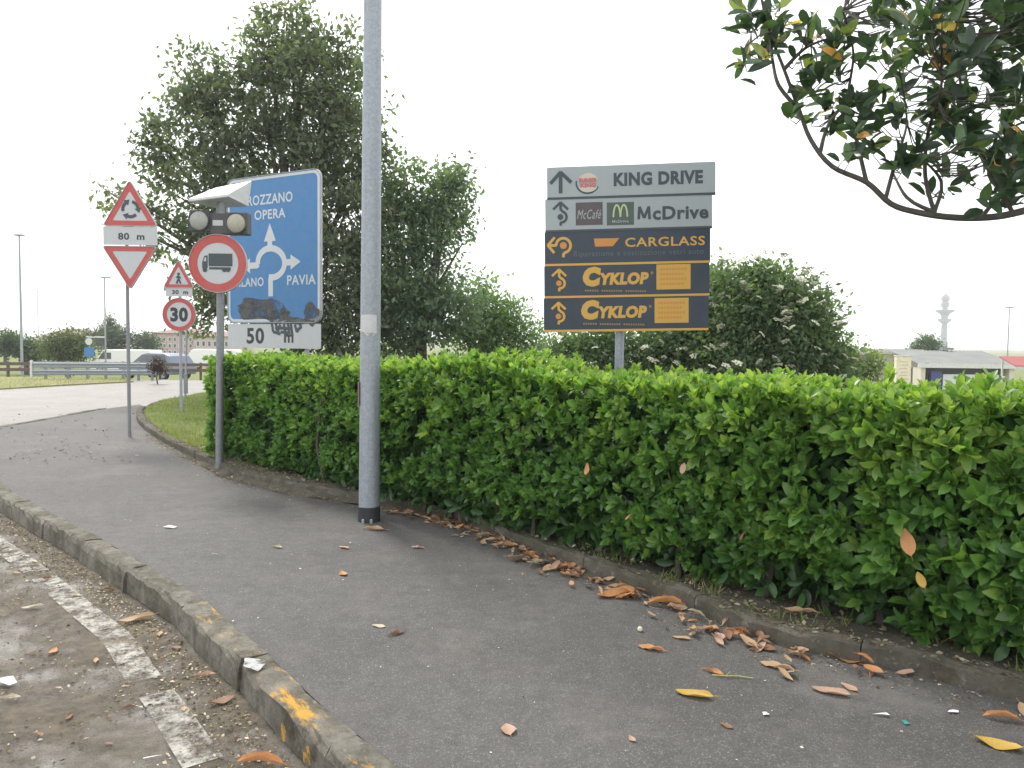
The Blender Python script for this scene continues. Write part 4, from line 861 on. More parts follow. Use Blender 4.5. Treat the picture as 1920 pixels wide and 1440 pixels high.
glass = simple('dark_glass', (.09,.10,.115), .15); pink = simple('pink_render', (.50,.36,.33), .9, .08, .5); rooft = simple('roof_tiles', (.24,.17,.145), .9, .2, 1.5); cream = simple('cream_render', (.60,.56,.46), .85, .06, 1)
def block(name, label, d, x0, x1, ytop, mat, roof, rows, cols, dep=12, roofh=1.6, hip=True):
    a, b = dp(x0, ytop, d), dp(x1, ytop, d); g_ = ground_h(a.x, d) ; W_ = b.x - a.x; H_ = a.z - g_; r_ = empty(name, ((a.x + b.x) / 2, d, g_), 0, label, 'building')
    MB().b2((-W_/2, 0, -.4), (W_/2, dep, H_)).build('wall', mat, r_)
    e = .5; q = MB(); ins = min(W_ * .3, 5) if hip else 0
    q.add([(-W_/2-e, -e, H_), (W_/2+e, -e, H_), (W_/2+e, dep+e, H_), (-W_/2-e, dep+e, H_), (-W_/2+ins, dep/2, H_+roofh), (W_/2-ins, dep/2, H_+roofh)], [(3,2,1,0), (0,1,5,4), (2,3,4,5), (1,2,5), (3,0,4)]); q.build('roof', roof, r_)
    for i in range(rows):
        for j in range(cols): window(r_, -W_/2 + W_ * (j + .5) / cols, -.02, H_ - .5 - (i + .5) * (H_ - .6) / rows, W_ / cols * .42, (H_ - .6) / rows * .5, glass)
    return r_
block('low_building', 'low far building with a broad brownish red roof at the left', 150, 58, 150, 634, cream, rooft, 1, 7, 14, 1.9)
block('apartment_block', 'long pink apartment block with rows of windows behind the thirty sign', 135, 284, 372, 624, pink, rooft, 3, 9, 12, .9)
block('apartment_block', 'lower pale pink block right of the long pink one, beside the grey sign post', 125, 366, 430, 630, simple('pale_pink_render', (.55,.45,.42), .9, .08, .5), rooft, 2, 6, 12, .8)
# open canopy
ca, cb_ = dp(44, 636, 72), dp(94, 640, 72); g_ = ground_h(ca.x, 72); cn = empty('canopy_shed', ((ca.x+cb_.x)/2, 72, g_), 0, 'open shed with a thin pale flat canopy at the far left', 'shed'); W_ = cb_.x - ca.x; H_ = ca.z - g_
MB().box((0, 2, H_), (W_, 5, .22)).build('canopy_roof', M['silver'], cn); MB().box((W_*.2, 2, H_ - 1.15), (W_*.55, 4, .5)).build('fascia_panel', M['silver'], cn)
for x in (-W_*.45, W_*.1, W_*.45): MB().box((x, .5, H_/2 - .06), (.18, .18, H_ - .1)).build('canopy_post', M['galv'], cn)
# white van and grey blue car on the lower carriageway
def vehicle(name, label, cat, loc_, rz, Lv, Wv, prof, roofprof, paint, wheel_x, wr):
    r_ = empty(name, loc_, rz, label, cat); q = MB(); n = len(prof)
    q.add([(p[0], y, p[1]) for y in (-Wv/2, Wv/2) for p in prof], [tuple(range(n)), tuple(range(2*n-1, n-1, -1))] + [((i+1) % n, i, n+i, n+(i+1) % n) for i in range(n)]); q.build('body', paint, r_, bevel=.05)
    if roofprof:
        q = MB(); n = len(roofprof); ins = lambda p: .16 if p[1] > roofprof[0][1] + .2 else .02
        q.add([(p[0], s * (Wv/2 - ins(p)), p[1]) for s in (-1, 1) for p in roofprof], [tuple(range(n)), tuple(range(2*n-1, n-1, -1))] + [((i+1) % n, i, n+i, n+(i+1) % n) for i in range(n)]); q.build('cabin', paint, r_, bevel=.04)
    for x in wheel_x:
        for s in (-1, 1):
            wh = empty('wheel', (x, s * (Wv/2 - .08), wr)); wh.parent = r_; wh.rotation_euler = (math.pi/2, 0, 0)
            MB().sweep_z((0,0,0), [(wr*.7, -.1), (wr, -.08), (wr, .08), (wr*.7, .1)], 20).build('tyre', M['black'], wh); MB().sweep_z((0,0,0), [(wr*.66, -.105), (wr*.66, .105)], 16).build('rim', M['galv'], wh)
    return r_
cd = 43; cpos = dp(296, 690, cd); car = vehicle('parked_car', 'grey blue hatchback on the lower road behind the guard rail', 'car', (cpos.x, cd, ground_h(cpos.x, cd) + .02), R(158), 4.0, 1.7,
  [(-1.95,.3),(1.9,.3),(2.0,.5),(1.95,.72),(1.1,.88),(-1.9,.92),(-2.0,.6)], [(-1.85,.90),(1.05,.88),(.45,1.36),(.1,1.44),(-1.2,1.42),(-1.6,1.3)], simple('car_paint', (.15,.185,.25), .3, .03), (-1.25, 1.25), .3)
for s in (-1, 1):
    MB().add([(x, s * (.862 - .13 * (z - .9) / .5), z) for x, z in ((-1.5,.95),(.85,.94),(.35,1.33),(-1.2,1.34))], [(0,1,2,3)]).build('side_window', glass, car); MB().box((1.93, s * .6, .68), (.1, .3, .12)).build('headlight', M['silver'], car)
MB().add([(1.06,-.68,.92),(1.06,.68,.92),(.5,.62,1.35),(.5,-.62,1.35)], [(0,1,2,3)]).build('windscreen', glass, car); MB().box((2.0, 0, .38), (.06, 1.5, .14)).build('bumper', M['housing'], car)
vd = 66; vpos = dp(236, 660, vd); van = vehicle('white_van', 'long white van on the lower road behind the guard rail', 'van', (vpos.x, vd, ground_h(vpos.x, vd)), R(176), 5.4, 2.0, [(-2.7,.35),(2.6,.35),(2.7,.6),(2.6,1.0),(2.0,1.2),(1.5,1.95),(1.3,2.05),(-2.6,2.05),(-2.7,1.9)], None, simple('van_paint', (.8,.8,.81), .3, .02), (-1.7, 1.7), .34)
for s in (-1, 1): MB().add([(x, s * 1.012, z) for x, z in ((.7,1.25),(1.85,1.25),(1.45,1.8),(.7,1.8))], [(0,1,2,3)]).build('side_window', glass, van)
MB().add([(2.02,-.85,1.24),(2.02,.85,1.24),(1.54,.8,1.93),(1.54,-.8,1.93)], [(0,1,2,3)]).build('windscreen', glass, van)
v2p = dp(395, 662, 75); van2 = vehicle('white_van', 'white van partly hidden behind the grey sign post by the pink blocks', 'van', (v2p.x, 75, ground_h(v2p.x, 75)), R(180), 5.4, 2.0, [(-2.7,.35),(2.6,.35),(2.7,.6),(2.6,1.0),(2.0,1.2),(1.5,1.95),(1.3,2.05),(-2.6,2.05),(-2.7,1.9)], None, bpy.data.materials['van_paint'], (-1.7, 1.7), .34)
# blue board and dark board
p = dp(167, 660, 50); g_ = ground_h(p.x, 50); bb = empty('blue_board', (p.x, 50, g_), 0, 'small blue board with a pale round plate above it, left of the white van', 'sign')
MB().box((0, 0, p.z - g_), (.62, .05, .62)).build('panel', M['blue'], bb); MB().plate(circ(0, p.z - g_ + .68, .22, 20), -.03, .0).build('round_plate', M['silver'], bb); MB().tube([(0,.05,-.2), (0,.05,p.z - g_ + .8)], .04, 8).build('post', M['galv'], bb)
p = dp(198, 660, 58); g_ = ground_h(p.x, 58); gt = empty('gantry_sign', (p.x, 58, g_), 0, 'grey post with an arm carrying a dark panel above the white van', 'sign'); zt = dp(198, 632, 58).z - g_
MB().tube([(0,0,-.2), (0,0,zt + 4.4)], [.07,.045], 8).build('post', M['galv'], gt); MB().box((.1, 0, zt + 4.45), (.7, .2, .1)).build('lamp_head', M['galv'], gt); MB().box((-.8, 0, zt), (1.6, .1, .12)).build('arm', M['silver'], gt); MB().box((-.62, 0, zt - .38), (.95, .06, .6)).build('panel', M['housing'], gt)
# light masts
def mast(px, ytop, d, label, hw=.5, r=.1):
    p = dp(px, ytop, d); g_ = ground_h(p.x, d); r_ = empty('light_mast', (p.x, d, g_), 0, label, 'lamp post', 'far light masts'); h_ = p.z - g_
    MB().tube([(0,0,-.2), (0,0,h_)], [r, r * .55], 8).build('pole', M['galv'], r_, True); MB().box((0, 0, h_ + .05), (hw * 2, .35, .12)).build('lamp_head', M['galv'], r_, bevel=.03)
mast(36, 442, 60, 'tall slim light mast at the far left, tallest of the far masts', .35, .11); mast(70, 546, 120, 'small distant light mast just right of the tall far left mast', .7, .09); mast(1893, 577, 85, 'slim light mast above the grey shed at the far right', .4, .09)
# ------------------------------------------------------------------ buildings at the right, telecom tower
def at(px, py, d): p = dp(px, py, d); return p
gz = -2.65; d = 60; X = lambda px: dp(px, 680, d).x; Z = lambda py, px=1800: dp(px, py, d).z - gz
sx = X(1805); sh = empty('storage_shed', (sx, d, gz), 0, 'long low shed with a grey sloping roof, dark opening and white doors behind the hedge', 'building'); xl, xr = X(1726) - sx, X(1896) - sx
zf = Z(690); roofm = simple('corrugated_roof', (.20,.205,.20), .8, .15, .6); 
MB().b2((xl, 4, 0), (xr, 9, zf - .1)).build('wall', cream, sh)
rz0, rz1 = Z(682), Z(659); n = 22; q = MB()
for k in range(n):
    xa, xb = xl - .4 + (xr - xl + .8) * k / n, xl - .4 + (xr - xl + .8) * (k + 1) / n; xm = xa * .35 + xb * .65
    q.add([(xa, -.4, rz0), (xm, -.4, rz0 + .06), (xb, -.4, rz0), (xb + .4, 5, rz1), (xm + .4, 5, rz1 + .06), (xa + .4, 5, rz1)], [(0,1,4,5), (1,2,3,4)])
q.build('roof', roofm, sh)
MB().b2((xl - .4, -.48, zf), (xr + .3, -.36, rz0 - .01)).build('fascia', M['silver'], sh)
MB().b2((xl, .9, 0), (xr, 1.05, zf - .02)).build('recess_shade_sheet', M['housing'], sh)  # dark sheet standing in for the shade inside the opening
MB().b2((xl - .1, -.3, 0), (xl + .25, .9, zf - .02)).build('side_pier', cream, sh); MB().b2((xr - .3, -.3, 0), (xr + .1, .9, zf - .02)).build('side_pier', cream, sh)
MB().b2((X(1748) - sx, .1, 0), (X(1768) - sx, .3, zf - .28)).build('blue_door', simple('blue_metal', (.055,.07,.26), .5), sh)
dw = simple('white_door_paint', (.70,.71,.76), .5, .04)
for a_, b_ in ((1771, 1808), (1812, 1876)): dd_ = MB().b2((X(a_) - sx, .1, 0), (X(b_) - sx, .2, zf - .5)).build('white_door', dw, sh); MB().b2((X(b_) - sx - .2, .05, .9), (X(b_) - sx - .12, .1, 1.2)).build('door_handle', M['housing'], dd_)
MB().tube([(X(1842) - sx, 5, rz1 - .1), (X(1842) - sx, 5, rz1 + .75)], .05, 6).build('vent_pipe', M['galvd'], sh); MB().box((X(1842) - sx, 5, rz1 + .2), (.9, .5, .2)).build('vent_base', M['galvd'], sh)
d2 = 66; X = lambda px: dp(px, 680, d2).x; Z = lambda py: dp(1690, py, d2).z - gz
sx = X(1685); fb = empty('flat_roof_building', (sx, d2, gz), 0, 'cream flat roofed building with a pale pillar, left of the grey shed', 'building'); H_ = Z(664)
MB().b2((X(1638) - sx, 0, 0), (X(1724) - sx, 9, H_)).build('wall', cream, fb); MB().b2((X(1636) - sx, -.3, H_), (X(1728) - sx, 9.2, Z(655))).build('roof_slab', simple('roof_edge', (.52,.52,.46), .8), fb)
for j in range(2): window(fb, X(1653 + 17 * j) - sx, -.03, H_ - 1.1, .55, .5, glass)
d3 = 50; X = lambda px: dp(px, 680, d3).x; p0 = dp(1693, 668, d3); pl_ = empty('cream_pillar', (p0.x, d3, gz), 0, 'tall cream pillar sign in front of the flat roofed building', 'pillar'); hh = p0.z - gz
MB().box((0, 0, hh / 2), (.95, .35, hh)).build('pillar_body', simple('pillar_cream', (.72,.65,.5), .7), pl_, bevel=.02); MB().box((0, 0, hh + .04), (1.02, .42, .08)).build('pillar_cap', M['silver'], pl_)
pr = MB()
for j in range(6): pr.box((-.05 + .1 * (j % 2), -.178, hh - .35 - j * .22), (.5, .006, .05))
pr.build('small_print', simple('print_tan', (.55,.42,.3), .7), pl_)['kind'] = 'stuff'
d4 = 48; p0 = dp(1912, 676, d4); aw = empty('red_awning', (p0.x, d4, gz), 0, 'red and white awning at the far right edge above the hedge', 'awning'); h4 = p0.z - gz
MB().add([(-.8,-.8,h4-.3),(2.0,-.8,h4-.3),(2.0,.8,h4+.25),(-.8,.8,h4+.25),(-.8,-.8,h4-.36),(2.0,-.8,h4-.36),(2.0,.8,h4+.19),(-.8,.8,h4+.19)], [(0,1,2,3),(7,6,5,4),(0,4,5,1),(1,5,6,2),(2,6,7,3),(3,7,4,0)]).build('awning_cloth', simple('red_cloth', (.34,.10,.10), .8), aw)
MB().box((.6, -.82, h4 - .45), (2.8, .03, .17)).build('valance', M['white'], aw)
for x in (-.75, 1.9): MB().box((x, .5, h4 / 2), (.08, .08, h4)).build('awning_post', M['silver'], aw)
far_tree('tree', 'round green tree behind the flat roofed building, left of the telecom tower', 'tree', 95, 1738, [(1732,648,15),(1752,650,11),(1718,652,10),(1740,640,10),(1758,658,8)], 3000, .3, ((.04,.08,.04), (.10,.17,.08)), 51)
TD = 700; tz = lambda py: dp(1767, py, TD).z + 6; tb = dp(1767, 700, TD); tw = empty('telecom_tower', (tb.x, TD, -6), 0, 'distant concrete telecom tower with round platforms above the shed', 'tower')
conc = simple('tower_concrete', (.20,.20,.25), .9, .05, .1); S7 = TD / F
MB().sweep_z((0,0,0), [(6.5*S7, 0), (5.6*S7, tz(640)), (5.0*S7, tz(603))], 20).build('shaft', conc, tw, True)
MB().sweep_z((0,0,0), [(5*S7, tz(606)), (11*S7, tz(602)), (12*S7, tz(598)), (6*S7, tz(597))], 24).build('platform', conc, tw)
MB().sweep_z((0,0,0), [(5.4*S7, tz(597)), (6.5*S7, tz(592)), (9*S7, tz(588)), (16.5*S7, tz(583)), (16.5*S7, tz(581)), (6*S7, tz(580.5))], 24).build('platform', conc, tw)
MB().sweep_z((0,0,0), [(4.6*S7, tz(580.5)), (4.6*S7, tz(576)), (7.2*S7, tz(575)), (7.2*S7, tz(568)), (5.4*S7, tz(567)), (5.4*S7, tz(563)), (7.8*S7, tz(562)), (7*S7, tz(557)), (4*S7, tz(553)), (1.5*S7, tz(551))], 20).build('antenna_drum', conc, tw)
MB().tube([(0,0,tz(552)), (0,0,tz(541))], [1.1*S7, .5*S7], 6).build('antenna_spike', conc, tw)

# ------------------------------------------------------------------ fallen leaves
DC = dict(orange=(.62,.30,.12), tan=(.56,.38,.22), pink=(.55,.36,.26), brown=(.28,.15,.085), yellow=(.64,.42,.09), pale=(.58,.51,.38))
DM = {k: m_deadleaf('dry_leaf_' + k, v) for k, v in DC.items()}
def dead_mesh(seed, wd, curl, bend):
    r_ = random.Random(seed); nu, nv = 5, 9; q = MB(); P_ = []; tw_ = r_.uniform(-.5, .5)
    for j in range(nv):
        v = j / (nv - 1); hw = wd * (math.sin(math.pi * min(1, max(.0, v ** .85))) ** .8 + .012)
        for i in range(nu):
            u_ = (i / (nu - 1) - .5) * 2; cu = curl * (1 + .5 * math.sin(v * 4 + seed)); a = u_ * cu
            x = hw * math.sin(a) / cu; z = hw * (1 - math.cos(a)) / cu * 1.0 + bend * (v - .5) ** 2 + r_.uniform(-.006, .006) + .02 * u_ * math.sin(v * 9 + seed)
            t_ = tw_ * (v - .5); x, z = x * math.cos(t_) - z * math.sin(t_), x * math.sin(t_) + z * math.cos(t_); P_.append((x, v - .5, z))
    q.add(P_, [(j*nu+i, j*nu+i+1, (j+1)*nu+i+1, (j+1)*nu+i) for j in range(nv-1) for i in range(nu-1)])
    q.tube([(0, -.68, bend * .35), (0, -.5, bend * .25)], [.008, .012], 4)
    if seed % 2 == 0: q.v = [(p[0] * (.55 + .45 * abs(math.sin(p[1] * 23 + seed))) if p[0] > .04 else p[0], p[1], p[2] + .025 * math.sin(p[1] * 31 + seed * p[0] * 9)) for p in q.v]
    mz = min(p[2] for p in q.v); q.v = [(p[0], p[1], p[2] - mz) for p in q.v]; me = q.mesh('dry_leaf_mesh')
    for f in me.polygons: f.use_smooth = True
    return me
SH = [dead_mesh(s, w_, c, b) for s, w_, c, b in ((1,.22,.9,.3),(2,.2,1.5,.15),(3,.24,.6,.45),(4,.18,2.0,.1),(5,.25,.35,.12),(6,.21,1.2,-.25),(7,.34,.5,.2))]
LM = {}
def lmesh(i, c):
    if (i, c) not in LM: me = SH[i].copy(); me.materials.append(DM[c]); LM[(i, c)] = me
    return LM[(i, c)]
def leaf_at(p, i, c, l, rz, label, group=None, tilt=(0, 0)):
    o = bpy.data.objects.new('fallen_leaf', lmesh(i, c)); COL.objects.link(o); o.location = p; o.scale = (l, l, l); o.rotation_euler = (tilt[0], tilt[1], rz); return tag(o, label, 'leaf', group)
def one(px, py, lpx, c, i, rz, label, z=0.0):
    p = gp(px, py, z); p.z += .002; leaf_at(p, i, c, lpx / F * p.y, rz, label)
one(953,1370,46,'pink',6,.2,'broad pinkish orange leaf lying alone on bare asphalt near the bottom of the picture')
one(1300,1305,75,'yellow',0,1.2,'long yellowish tan leaf with a dark tip, in front of the leaf drift')
one(1455,1252,66,'tan',1,1.0,'tan folded leaf just below the drift beside the big orange leaf')
one(1590,1237,82,'orange',2,1.15,'largest bright orange leaf at the right end of the drift by the edging kerb')
one(1556,1300,72,'pink',0,1.1,'pinkish tan boat shaped leaf below the big orange leaf')
one(1592,1290,40,'pink',4,.4,'small pinkish leaf right above the boat shaped pinkish leaf')
one(1336,1262,50,'orange',3,.9,'orange curled leaf next to a green twig on the asphalt')
one(1220,1218,55,'orange',1,1.1,'orange brown curled leaf left of the drift, below a small tan leaf')
one(1277,1198,36,'tan',0,1.2,'small tan leaf alone between the curled orange brown leaf and the drift')
one(742,1190,40,'brown',3,2.3,'brown rolled leaf alone in the middle of the pavement')
one(710,1175,30,'pale',4,1.2,'small pale greenish leaf beside the brown rolled leaf')
one(643,1077,32,'orange',2,.5,'small bright orange leaf alone in the pavement below the lamp post')
one(645,1028,28,'pink',0,1.0,'tiny pinkish leaf left below the lamp post base')
one(518,1027,30,'pale',3,1.2,'thin pale leaf on the pavement left of the lamp post')
one(700,994,48,'tan',3,1.4,'flat tan leaf strip just in front of the lamp post base')
one(783,1028,30,'pink',1,1.2,'small pinkish leaf right below the lamp post base')
one(1155,1117,90,'orange',0,2.0,'long orange brown leaf sticking out of the drift toward the pavement')
one(1252,1138,78,'orange',5,1.3,'long orange leaf lying parallel to the edging kerb in the drift')
one(1868,1398,85,'yellow',2,1.0,'large bright yellow leaf in the bottom right corner')
one(1878,1350,66,'orange',5,1.3,'orange crumpled leaf above the yellow corner leaf')
one(1185,1387,26,'pink',2,.3,'small curled pinkish leaf right of the broad lone leaf')
one(1362,1362,30,'brown',4,.7,'small dull reddish leaf below the yellowish tan leaf')
one(1815,1208,68,'orange',2,1.4,'orange brown leaf on the soil under the hedge at the right', .085)
one(1270,1070,40,'pale',4,2.6,'pale dry leaf on the edging kerb under the hedge', .1)
one(1500,1148,60,'tan',1,1.3,'flat tan leaf on top of the edging kerb near the hedge', .1)
one(255,1163,66,'tan',0,2.2,'tan leaf with a pink side lying on the road in the gutter', ZR + .015)
one(100,1222,30,'orange',2,.2,'small orange leaf on the dirty road at the left', ZR + .015)
one(382,1268,48,'pink',3,1.9,'reddish curled leaf on the road beside the white kerb blot', ZR + .015)
one(415,1316,52,'brown',2,2.3,'reddish brown crumpled leaf on the road close to the kerb', ZR + .015)
one(488,1436,95,'orange',5,1.5,'large orange leaf at the bottom edge of the road', ZR + .015)
one(60,1140,40,'pale',0,2.0,'pale leaf lying on dirt left of the worn white line', ZR + .015)
one(14,1312,50,'pale',3,1.9,'greyish rolled leaf at the left edge of the road', ZR + .015)
rlv = [(30,1075,'tan'),(88,1085,'brown'),(140,1118,'pale'),(205,1108,'brown'),(180,1240,'tan'),(60,1225,'brown'),(330,1215,'brown'),(300,1190,'tan'),(130,1345,'brown'),(70,1380,'tan'),(205,1395,'brown'),(345,1330,'tan'),(440,1385,'brown'),(110,1290,'tan'),(20,1410,'brown'),(240,1330,'brown')]
for k_i, (px, py, c) in enumerate(rlv): one(px, py, random.uniform(14, 30), c, random.randrange(6), random.uniform(0, 6), 'small %s dry leaf among the dirt of the road gutter' % {'tan':'tan','brown':'dark brown','pale':'pale'}[c], ZR + .013); bpy.context.scene.collection.objects[-1]['group'] = 'small dry leaves in the road gutter'
for (px, py, c, i, u_, lab, ln_) in ((1702,1017,'orange',2,1,'round orange brown dead leaf caught in the hedge face at the right',.145), (1101,880,'orange',2,1,'orange dead leaf caught in the middle of the hedge face',.09), (1281,878,'pink',4,1,'pinkish dead leaf caught in the hedge right of the orange one',.085), (1727,1087,'yellow',4,1,'yellow leaf caught in the hedge below the round dead leaf',.09), (1180,968,'tan',3,1,'narrow tan dead leaf caught low in the hedge',.07), (1395,1002,'brown',3,1,'dark brown dead leaf low in the hedge face',.08)):
    r_ = ray(px, py); den = r_.dot(hn); t_ = ((HA + hn * .075) - Vector((0, 0, EYE))).dot(hn) / den; p = Vector((0, 0, EYE)) + r_ * t_
    leaf_at(p, i, c, ln_, math.atan2(hn.y, hn.x) + math.pi/2 + random.uniform(-.4, .4), lab, None, (random.uniform(.9, 1.3), random.uniform(-.6, .6)))
# the drift along the edging kerb
FORM = {0: 'curled', 1: 'rolled', 2: 'arched', 3: 'rolled', 4: 'flat', 5: 'bowed'}; TONE = {'orange': 'bright orange', 'tan': 'tan', 'pink': 'pinkish brown', 'brown': 'dark brown', 'pale': 'pale straw coloured'}
def stretch(y): return 'near the lamp post' if y > 6.2 else 'left of the board stack' if y > 5.35 else 'under the board stack' if y > 4.75 else 'left of the largest leaf' if y > 4.2 else 'around the largest leaf'
ri = [(p, n) for p, n in zip(right, rn) if 3.3 < p.y < 7.3]; k = 0
while k < 285:
    p, n = random.choice(ri); dens = .62 + .8 * mn.noise(Vector((p.y * 2.1, 4, 1)))
    if random.random() > dens + .25 or (p.y < 3.95 and random.random() < .75): continue
    q = p + n * (.02 + abs(random.gauss(0, .12))) + Vector((random.uniform(-.04, .04), random.uniform(-.04, .04), 0)); c = random.choices(('orange','tan','pink','brown','pale'), (30,27,24,9,12))[0]; i = random.randrange(6)
    l_ = random.uniform(.045, .135); sz = 'small ' if l_ < .075 else 'large ' if l_ > .11 else ''
    leaf_at((q.x, q.y, .003 + random.uniform(0, .03)), i, c, l_, random.uniform(0, 6.28), '%s%s %s leaf in the kerb drift, %s' % (sz, TONE[c], FORM[i], stretch(q.y)), 'dry leaves in the drift along the edging kerb', (random.uniform(-.4, .4), random.uniform(-.4, .4))); k += 1
# scraps
def scrap(name, px, py, z, pts, mat, label, cat, h=.012):
    p = gp(px, py, z); q = MB(); n = len(pts); q.add([(x, y, .004 + h * random.random()) for x, y in pts] + [(sum(a for a, _ in pts) / n, sum(b for _, b in pts) / n, h * 1.3)], [(i, (i+1) % n, n) for i in range(n)])
    o = q.build(name, mat, None); o.location = p; return tag(o, label, cat)
scrap('paper_scrap', 10, 1283, ZR + .012, ((-.05,-.02),(.04,-.03),(.06,.0),(.02,.03),(-.04,.025)), M['paper'], 'crumpled white paper scrap on the dirt at the left edge', 'litter', .03)
scrap('cigarette_butt', 287, 1420, ZR + .012, ((-.035,-.012),(-.033,-.018),(.035,.008),(.033,.014)), M['paper'], 'thin white paper stick on the road near the bottom', 'litter', .006)
scrap('paper_scrap', 318, 990, 0, ((-.05,-.02),(.05,-.03),(.06,.01),(-.02,.03)), M['sticker'], 'greyish white scrap on the pavement below the signs', 'litter', .02)
scrap('paper_scrap', 1436, 1341, 0, ((-.015,-.012),(.014,-.01),(.008,.014),(-.012,.01)), M['paper'], 'tiny white scrap on the pavement left of the long white one', 'litter', .012)
scrap('paper_scrap', 1652, 1343, 0, ((-.035,.012),(.0,-.008),(.032,-.012),(.028,.008),(.0,.004)), M['paper'], 'bent white scrap on the pavement beside the teal fragment', 'litter', .012)
scrap('paper_scrap', 1787, 1337, 0, ((-.03,-.008),(.02,-.008),(.03,.01),(-.01,.012)), M['paper'], 'white scrap on the pavement near the right edge', 'litter', .012)
scrap('plastic_fragment', 1697, 1356, 0, ((-.012,-.02),(.014,-.016),(.008,.018),(-.01,.012)), simple('teal_plastic', (.05,.3,.26), .4), 'small teal plastic fragment on the pavement at the right', 'litter', .004)
nutp = gp(1200, 1184); MBn = MB().sweep_z((0,0,0), [(.004,0),(.013,.005),(.016,.014),(.012,.024),(.003,.029)], 10).build('nut', simple('green_nut', (.55,.62,.42), .5), None, True); MBn.location = nutp; tag(MBn, 'small pale green nut on the pavement above the curled leaf', 'nut')
tgp = gp(1372, 1272); tg_ = MB().tube([(-.09,.02,.008),(-.03,.0,.012),(.03,.008,.01),(.10,-.012,.008)], [.003,.003,.003,.002], 5).tube([(-.03,.0,.012),(0,.03,.02)], .002, 4).build('twig', simple('green_twig', (.33,.36,.12), .7), None); tg_.location = tgp; tag(tg_, 'thin yellow green twig beside the orange curled leaf on the pavement', 'twig')
# crumbs, grit and bits of leaf: nobody could count them
def pick(lst):
    i = random.randrange(len(lst) - 1); t_ = random.random(); return lst[i][0].lerp(lst[i+1][0], t_), lst[i][1].lerp(lst[i+1][1], t_)
bits_p, bits_t, bits_l = [], [], []
PALB = [np.array(c) for c in ((.11,.08,.05),(.2,.14,.085),(.34,.26,.17),(.46,.40,.30),(.07,.055,.04),(.12,.12,.05))]
def bit(p, l, pal=PALB): bits_p.append(p); bits_t.append(random.choice(pal) * random.uniform(.8, 1.4)); bits_l.append(l)
nl = [(p, n) for p, n in zip(left, ln) if .8 < p.y < 11.5]
for _ in range(15000):
    p, n = pick(nl); o_ = .19 + abs(random.gauss(0, .25)) if random.random() < .5 else random.uniform(.2, 2.0); q = p + n * o_
    if mn.noise(Vector((q.x * 2.2, q.y * 2.2, 3))) < -.12 and o_ > .35: continue
    bit((q.x, q.y, ZR + .013), random.uniform(.007, .028))
rr_ = [(p, n) for p, n in zip(right, rn) if 2.2 < p.y < 13]
for _ in range(2600):
    p, n = pick(rr_); q = p + n * (abs(random.gauss(0, .12)) + .005); bit((q.x, q.y, .004), random.uniform(.005, .022), PALB[:5])
STRAW = [np.array(c) * .62 for c in ((.42,.36,.25),(.36,.29,.19),(.48,.43,.32),(.2,.15,.1),(.3,.27,.13))]
for _ in range(2200):
    p, n = pick(rr_); q = p + n * random.gauss(.03, .07)
    if p.y > 5.5: bit((q.x, q.y, .02), random.uniform(.01, .04), STRAW)
for _ in range(5200):
    p, n = pick(rr_); o_ = random.uniform(.02, .55); q = p - n * o_; bit((q.x, q.y, float(np.interp(o_, (.0, .04, .10, .2, .42, .6), (.045, .09, .125, .125, .1, .08))) if 5 < p.y < 10.6 else .1 if o_ < .14 else .082), random.uniform(.01, .045), STRAW)
for _ in range(1500):
    y = random.uniform(2.9, 13); p = min(left, key=lambda a: abs(a.y - y)); r2 = min(right, key=lambda a: abs(a.y - y)); q = p.lerp(r2, random.random()); bit((q.x, y, .004), random.uniform(.003, .009) if random.random() < .85 else random.uniform(.01, .02), [np.array((.45,.43,.38)), np.array((.3,.27,.22)), np.array((.05,.045,.04)), np.array((.55,.52,.45))])
for _ in range(170):
    p = gp(random.uniform(10, 260), 760 + random.random() ** .8 * 110); bit((p.x, p.y, .01), random.uniform(.02, .07), [np.array((.06,.05,.04)), np.array((.3,.25,.2)), np.array((.2,.14,.09))])
nb = len(bits_p); batch('leaf_litter', bits_p, np.concatenate([RNG.normal(0, 1, (nb, 2)), RNG.normal(0, .22, (nb, 1))], 1), np.array((0, 0, 1.)) + RNG.normal(0, .3, (nb, 3)), np.array(bits_l), np.array(bits_l) * RNG.uniform(.35, .9, nb), bits_t, M['pebble'], None, KITE, KF, 'stuff')
OCT = np.array([(.5,0,.2),(-.5,0,.2),(0,.5,.2),(0,-.4,.2),(.05,.05,.6),(0,0,-.1)], float); OF = [(0,2,4),(2,1,4),(1,3,4),(3,0,4)]
gp_, gt_, gl_ = [], [], []
for _ in range(2600):
    p, n = pick(nl); q = p + n * random.choice((.19 + abs(random.gauss(0, .15)), random.uniform(.2, 2.2))); gp_.append((q.x, q.y, ZR + .008)); gt_.append(random.choice(PALB) * random.uniform(.8, 1.3) + .02); gl_.append(random.uniform(.004, .016))
nb = len(gp_); batch('gravel', gp_, np.concatenate([RNG.normal(0, 1, (nb, 2)), np.zeros((nb, 1))], 1), np.tile((0, 0, 1.), (nb, 1)), gl_, gl_, gt_, M['pebble'], None, OCT, OF, 'stuff')
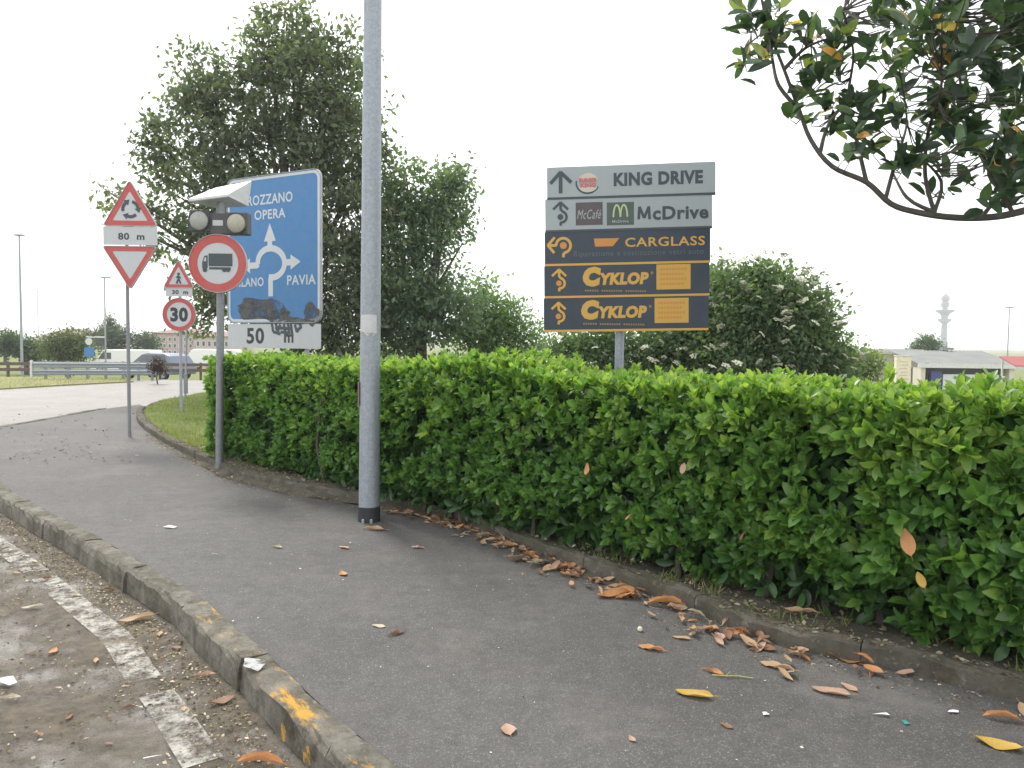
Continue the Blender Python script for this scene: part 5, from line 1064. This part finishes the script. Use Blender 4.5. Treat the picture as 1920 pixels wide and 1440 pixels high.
# grass
gP, gD, gL, gT = [], [], [], []
GA, GB, GC = np.array((.10,.17,.04)), np.array((.23,.31,.09)), np.array((.40,.37,.19))
def blade(p, l, dry=.15): gP.append(p); gD.append((random.gauss(0, .45), random.gauss(0, .45), 1)); gL.append(l); t = random.random(); gT.append(GC * random.uniform(.6, 1) if random.random() < dry else GA * (1 - t) + GB * t)
from mathutils.geometry import intersect_point_line
gv = [v.co.to_2d() for v in bpy.data.objects['grass_verge'].data.vertices]
def inside(p, poly):
    c = False; j = len(poly) - 1
    for i in range(len(poly)):
        if (poly[i].y > p[1]) != (poly[j].y > p[1]) and p[0] < (poly[j].x - poly[i].x) * (p[1] - poly[i].y) / (poly[j].y - poly[i].y) + poly[i].x: c = not c
        j = i
    return c
k = 0
while k < 15000:
    p = (random.uniform(-10, -2.5), 9.2 + 13 * random.random() ** 1.3)
    if inside(p, gv):
        nn_ = mn.noise(Vector((p[0] * 1.5, p[1] * 1.5, 8)))
        if nn_ < -.25 and random.random() < .8: k += 1; continue
        blade((p[0], p[1], .075), random.uniform(.03, .09), .22 + .4 * max(0, nn_)); k += 1
for _ in range(260):
    p, n = pick(rr_); o_ = random.choice((random.uniform(.10, .5), random.uniform(.13, .2))); c = p - n * o_
    if mn.noise(Vector((c.x * 1.2, c.y * 1.2, 30))) < -.1: continue
    for _k in range(random.randint(5, 16)): blade((c.x + random.gauss(0, .035), c.y + random.gauss(0, .035), .07), random.uniform(.03, .10), .45)
for _ in range(45):
    p, n = pick(nl); c = p + n * random.uniform(.5, 1.9)
    for _k in range(14): blade((c.x + random.gauss(0, .04), c.y + random.gauss(0, .04), ZR + .006), random.uniform(.008, .02), .2)
for _ in range(5000):
    t = random.random(); a_ = gp(random.uniform(-200, 245), 716 if t < .5 else 712, -.1); b_ = gp(0, 728, -.1); px = random.uniform(-200, 245); pt = gp(px, random.uniform(708, 728 - max(0, px) * .055), -.1); blade((pt.x, pt.y, -.11), random.uniform(.05, .13), .55)
batch('grass', gP, gD, np.concatenate([RNG.normal(0, 1, (len(gP), 2)), np.zeros((len(gP), 1))], 1), gL, np.array(gL) * .09 + .002, gT, M['grass'], None, TRI, TF, 'stuff')

# ------------------------------------------------------------------ haze
hm = bpy.data.materials.new('haze'); hm.use_nodes = True; t = hm.node_tree; t.nodes.clear()
pv = t.nodes.new('ShaderNodeVolumePrincipled'); pv.inputs['Color'].default_value = (.93, .95, 1, 1); pv.inputs['Density'].default_value = .0007; pv.inputs['Anisotropy'].default_value = .3
oo = t.nodes.new('ShaderNodeOutputMaterial'); t.links.new(pv.outputs[0], oo.inputs['Volume'])
hz_ = MB().b2((-900, -320, -9), (900, 900, 70)).build('haze', hm); tag(hz_, kind='stuff')
for o in COL.objects:
    if o.type == 'MESH' and o.name.startswith('ground'): pass
